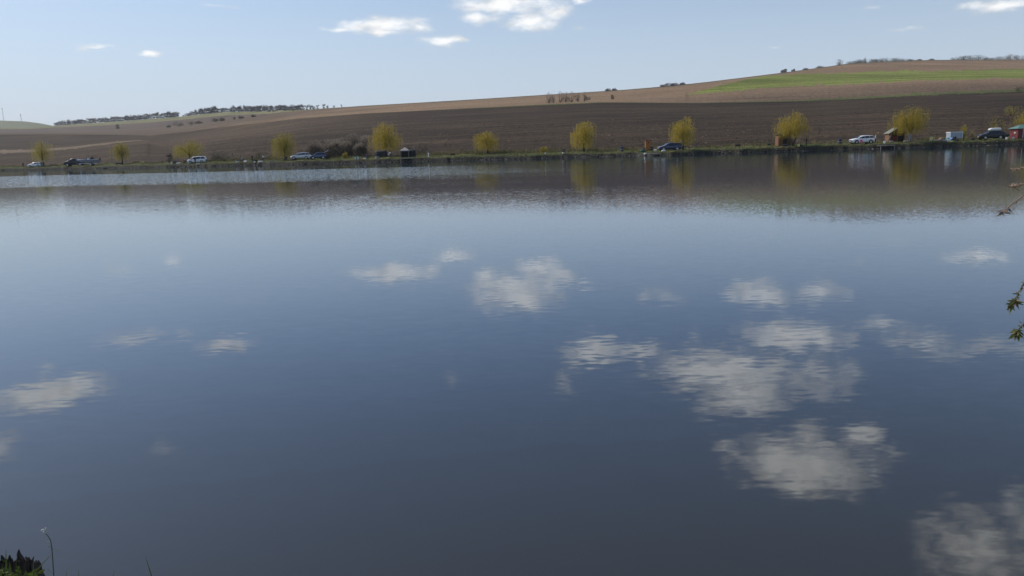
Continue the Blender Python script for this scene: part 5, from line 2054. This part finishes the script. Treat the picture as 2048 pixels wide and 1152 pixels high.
def near_plants():
    r = random.Random(31)
    # white-flowered stem
    Y = 2.62
    base = at(112, 1200, Y)
    o = empty('flowering_weed', (base.x, Y, .2))
    off = Vector((base.x, Y, .2))
    tag(o, 'thin bent stem with a tiny white flower head at the bottom left', 'weed')
    pts = [at(113, 1215, Y), at(109, 1160, Y), at(107.5, 1150, Y), at(105.5, 1120, Y), at(103.8, 1097, Y), at(101.5, 1082, Y), at(97.5, 1074, Y), at(93, 1068, Y), at(90, 1065, Y)]
    MB().tube([p - off for p in pts], [.0022, .002, .002, .0018, .0017, .0016, .0015, .0013, .001], 5).build('stem', 'stem', o, smooth=True)
    c = at(89.5, 1063, Y) - off
    for i in range(15):
        d = (rvec(r) + Vector((-.25, -.3, .35))).normalized()
        q = c + d * r.uniform(.004, .013)
        pe = MB().tube([c, q], .0005, 3)
        fl = MB()
        for k in range(4):
            th = k * 1.57 + r.random()
            u = Vector((math.cos(th), .4, math.sin(th))).normalized()
            v = u.cross(d).normalized()
            leaf_quads(fl, q, u, v, .0036, .003)
        f = fl.build('floret', 'petal', o)
        pe.build('stalk', 'stem', o)
    for (px, py) in ((86, 1075), (87, 1083), (97, 1092), (117, 1100), (95, 1137)):
        q = at(px, py, Y) - off
        st = min(pts, key=lambda p: (p - off - q).length) - off
        MB().tube([st, q], .0005, 3).build('stalk', 'stem', o)
        MB().lathe([(.0004, -.0022), (.0022, 0), (.0022, .001), (.0004, .0014)], 6, tuple(q)).build('seed_pod', 'stem', o)
    # grass clump round the stump
    g = empty('grass_clump', (at(40, 1170, 2.6).x, 2.6, .1))
    go = Vector(g.location)
    tag(g, 'green grass and weed leaves growing before the rotten stump', 'grass clump')
    L = [((70, 1145), (84, 1128), (103.5, 1108), .008), ((12, 1170), (12, 1130), (12, 1097), .010), ((20, 1170), (19, 1140), (19.5, 1122), .009), ((35, 1160), (30, 1120), (36, 1106), .002),
         ((3, 1165), (2, 1142), (5, 1128), .007), ((24, 1170), (22, 1140), (21, 1128), .008), ((66, 1165), (66, 1140), (67, 1120), .004), ((45, 1165), (48, 1150), (52, 1140), .006),
         ((-6, 1165), (0, 1148), (8, 1135), .006), ((-14, 1160), (-12, 1130), (-8, 1105), .008), ((56, 1166), (60, 1150), (70, 1138), .006)]
    for (a, b_, c_, w) in L:
        Yb = 2.6 + r.uniform(-.05, .1)
        A, B, C = at(*a, Yb), at(*b_, Yb), at(*c_, Yb)
        ps = [A.lerp(B, t).lerp(B.lerp(C, t), t) - go for t in (0, .2, .4, .6, .8, 1)]
        ps = [Vector((ps[0].x - .02, ps[0].y, -.02))] + ps
        mb = MB()
        blade(mb, ps, w)
        mb.build('leaf_blade', 'near_leaf', g)
    # broad little leaves
    for i in range(34):
        px = r.choice([r.gauss(35, 10), r.gauss(66, 7), r.gauss(20, 8)])
        py = 1152 - abs(r.gauss(0, 9)) + 4
        if py < 1122:
            continue
        p = at(px, py, 2.58 + r.uniform(-.05, .05)) - go
        d = (rvec(r) * .8 + Vector((0, -.4, .5))).normalized()
        s_ = d.cross(rvec(r)).normalized()
        mb = MB()
        w_, l_ = r.uniform(.008, .014), r.uniform(.018, .034)
        nrm = d.cross(s_).normalized()
        a, m1, m2, e = p, p + d * l_ * .35, p + d * l_ * .7, p + d * l_
        mb.v = [tuple(a), tuple(m1 + s_ * w_ * .5 + nrm * .002), tuple(m1), tuple(m1 - s_ * w_ * .5 + nrm * .002), tuple(m2 + s_ * w_ * .4 + nrm * .002), tuple(m2), tuple(m2 - s_ * w_ * .4 + nrm * .002), tuple(e - nrm * .003)]
        for q in ((0, 2, 1), (0, 3, 2), (1, 2, 5, 4), (2, 3, 6, 5), (4, 5, 7), (5, 6, 7)):
            mb.face(q)
        mb.build('leaf', 'near_leaf', g)
        MB().tube([p, Vector((p.x * .8, p.y, p.z - .06))], .0008, 3).build('leaf_stalk', 'stem', g)
    # single blades along the bottom edge
    for (a, b_, c_, w, lab) in (((306, 1162), (300, 1140), (290, 1112), .006, 'single grass blade leaning left at the bottom edge'),
                                ((226, 1166), (227, 1152), (229, 1141), .004, 'short faint grass tip at the bottom edge left of the leaning blade'),
                                ((206, 1168), (204, 1156), (203, 1147), .003, 'shortest grass tip at the bottom edge'),
                                ((156, 1168), (157, 1152), (158, 1139), .003, 'thin brownish grass tip right of the white-flowered stem'),
                                ((131, 1168), (133, 1152), (133, 1138), .003, 'thin dark grass tip next to the white-flowered stem')):
        Yb = 2.5
        A, B, C = at(*a, Yb), at(*b_, Yb), at(*c_, Yb)
        o = empty('grass_plant', (A.x, Yb, .2))
        oo = Vector(o.location)
        tag(o, lab, 'grass', 'single grass blades at the bottom edge')
        mb = MB()
        blade(mb, [Vector((0, 0, -.02)), A - oo] + [A.lerp(B, t).lerp(B.lerp(C, t), t) - oo for t in (.25, .5, .75, 1)], w)
        mb.build('leaf_blade', 'near_leaf', o)
        MB().tube([(0, 0, -.03), A - oo], [.0018, .0012], 5).build('sheath', 'stem', o)


near_plants()


def near_branches():
    """a small tree stands right of the camera; only its twig ends reach into the picture"""
    r = random.Random(41)
    base = Vector((2.75, 1.55, .38))
    o = empty('overhanging_tree', base)
    tag(o, 'small tree outside the right edge whose leafy twig tips reach into the picture', 'tree')
    tm = MB()
    tm.tube([(0, 0, -.2), (-.03, .02, .7), (-.02, .05, 1.5), (.05, .02, 2.6)], [.075, .06, .045, .015], 8)
    tm.tube([(-.03, .03, .9), (-.45, .12, 1.35), (-.95, .2, 1.55)], [.03, .02, .008], 6)
    tm.tube([(-.02, .05, 1.4), (-.45, .15, 1.95), (-.9, .25, 2.05)], [.028, .018, .008], 6)
    tm.tube([(0, .05, 1.3), (.4, .2, 1.9), (.7, .3, 2.2)], [.028, .018, .006], 6)
    tm.tube([(0, .0, 1.0), (.3, -.4, 1.6), (.5, -.7, 1.9)], [.028, .018, .006], 6)
    tm.build('trunk', 'bark', o, smooth=True)
    E1 = Vector((-.95, .2, 1.55))
    E2 = Vector((-.9, .25, 2.05))
    Y = 1.8
    TW = [([(2075, 545), (2050, 566), (2036, 592), (2018, 612)], E1, 1.0, True), ([(2075, 640), (2052, 640), (2042, 655), (2030, 668)], E1, 1.0, True),
          ([(2085, 372), (2050, 390), (2022, 410), (2001, 430)], E2, .8, False), ([(2090, 352), (2055, 366), (2035, 371), (2020, 374)], E2, .7, False), ([(2090, 330), (2060, 333), (2040, 336), (2022, 337)], E2, .4, False),
          ([(2140, 500), (2120, 530), (2100, 580), (2090, 640)], E1, 1.0, True), ([(2140, 420), (2120, 450), (2105, 480), (2095, 520)], E2, 1.0, True)]
    for (pp, root, k, leafy) in TW:
        ps = [at(px, py, Y + .03 * i) - base for i, (px, py) in enumerate(pp)]
        ps = [root] + ps
        fine = []
        for i in range(len(ps) - 1):
            for q in range(4):
                fine.append(ps[i].lerp(ps[i + 1], q / 4) + Vector((r.gauss(0, .0015), r.gauss(0, .0015), r.gauss(0, .0015))))
        fine.append(ps[-1])
        n = len(fine)
        tw = MB().tube(fine, [.0022 - .0015 * i / n for i in range(n)], 5).build('twig', 'twig_bark', o, smooth=True)
        # buds and leaves
        for i in range(3, n):
            near_tip = i > n - 4
            cnt = (20 if near_tip else 7) if leafy else (9 if near_tip else 3)
            for _ in range(cnt):
                d0 = (fine[min(i, n - 1)] - fine[i - 1]).normalized()
                d = (d0 * .5 + rvec(r) + Vector((0, 0, -.25))).normalized()
                s_ = d.cross(rvec(r)).normalized()
                L = r.uniform(.010, .025) * k * (1.1 if near_tip else .6)
                p = fine[i] - d0 * r.random() * .012
                W = L * r.uniform(.2, .3)
                nrm = d.cross(s_).normalized()
                mb = MB()
                mid = p + d * L * .45
                e = p + d * L - nrm * L * .12
                mb.v = [tuple(p), tuple(mid + s_ * W * .5 + nrm * W * .15), tuple(mid), tuple(mid - s_ * W * .5 + nrm * W * .15), tuple(e)]
                for q in ((0, 2, 1), (0, 3, 2), (1, 2, 4), (2, 3, 4)):
                    mb.face(q)
                mb.build('leaf', 'twig_leaf' if (leafy and r.random() < .75) else 'twig_bark', o)


near_branches()
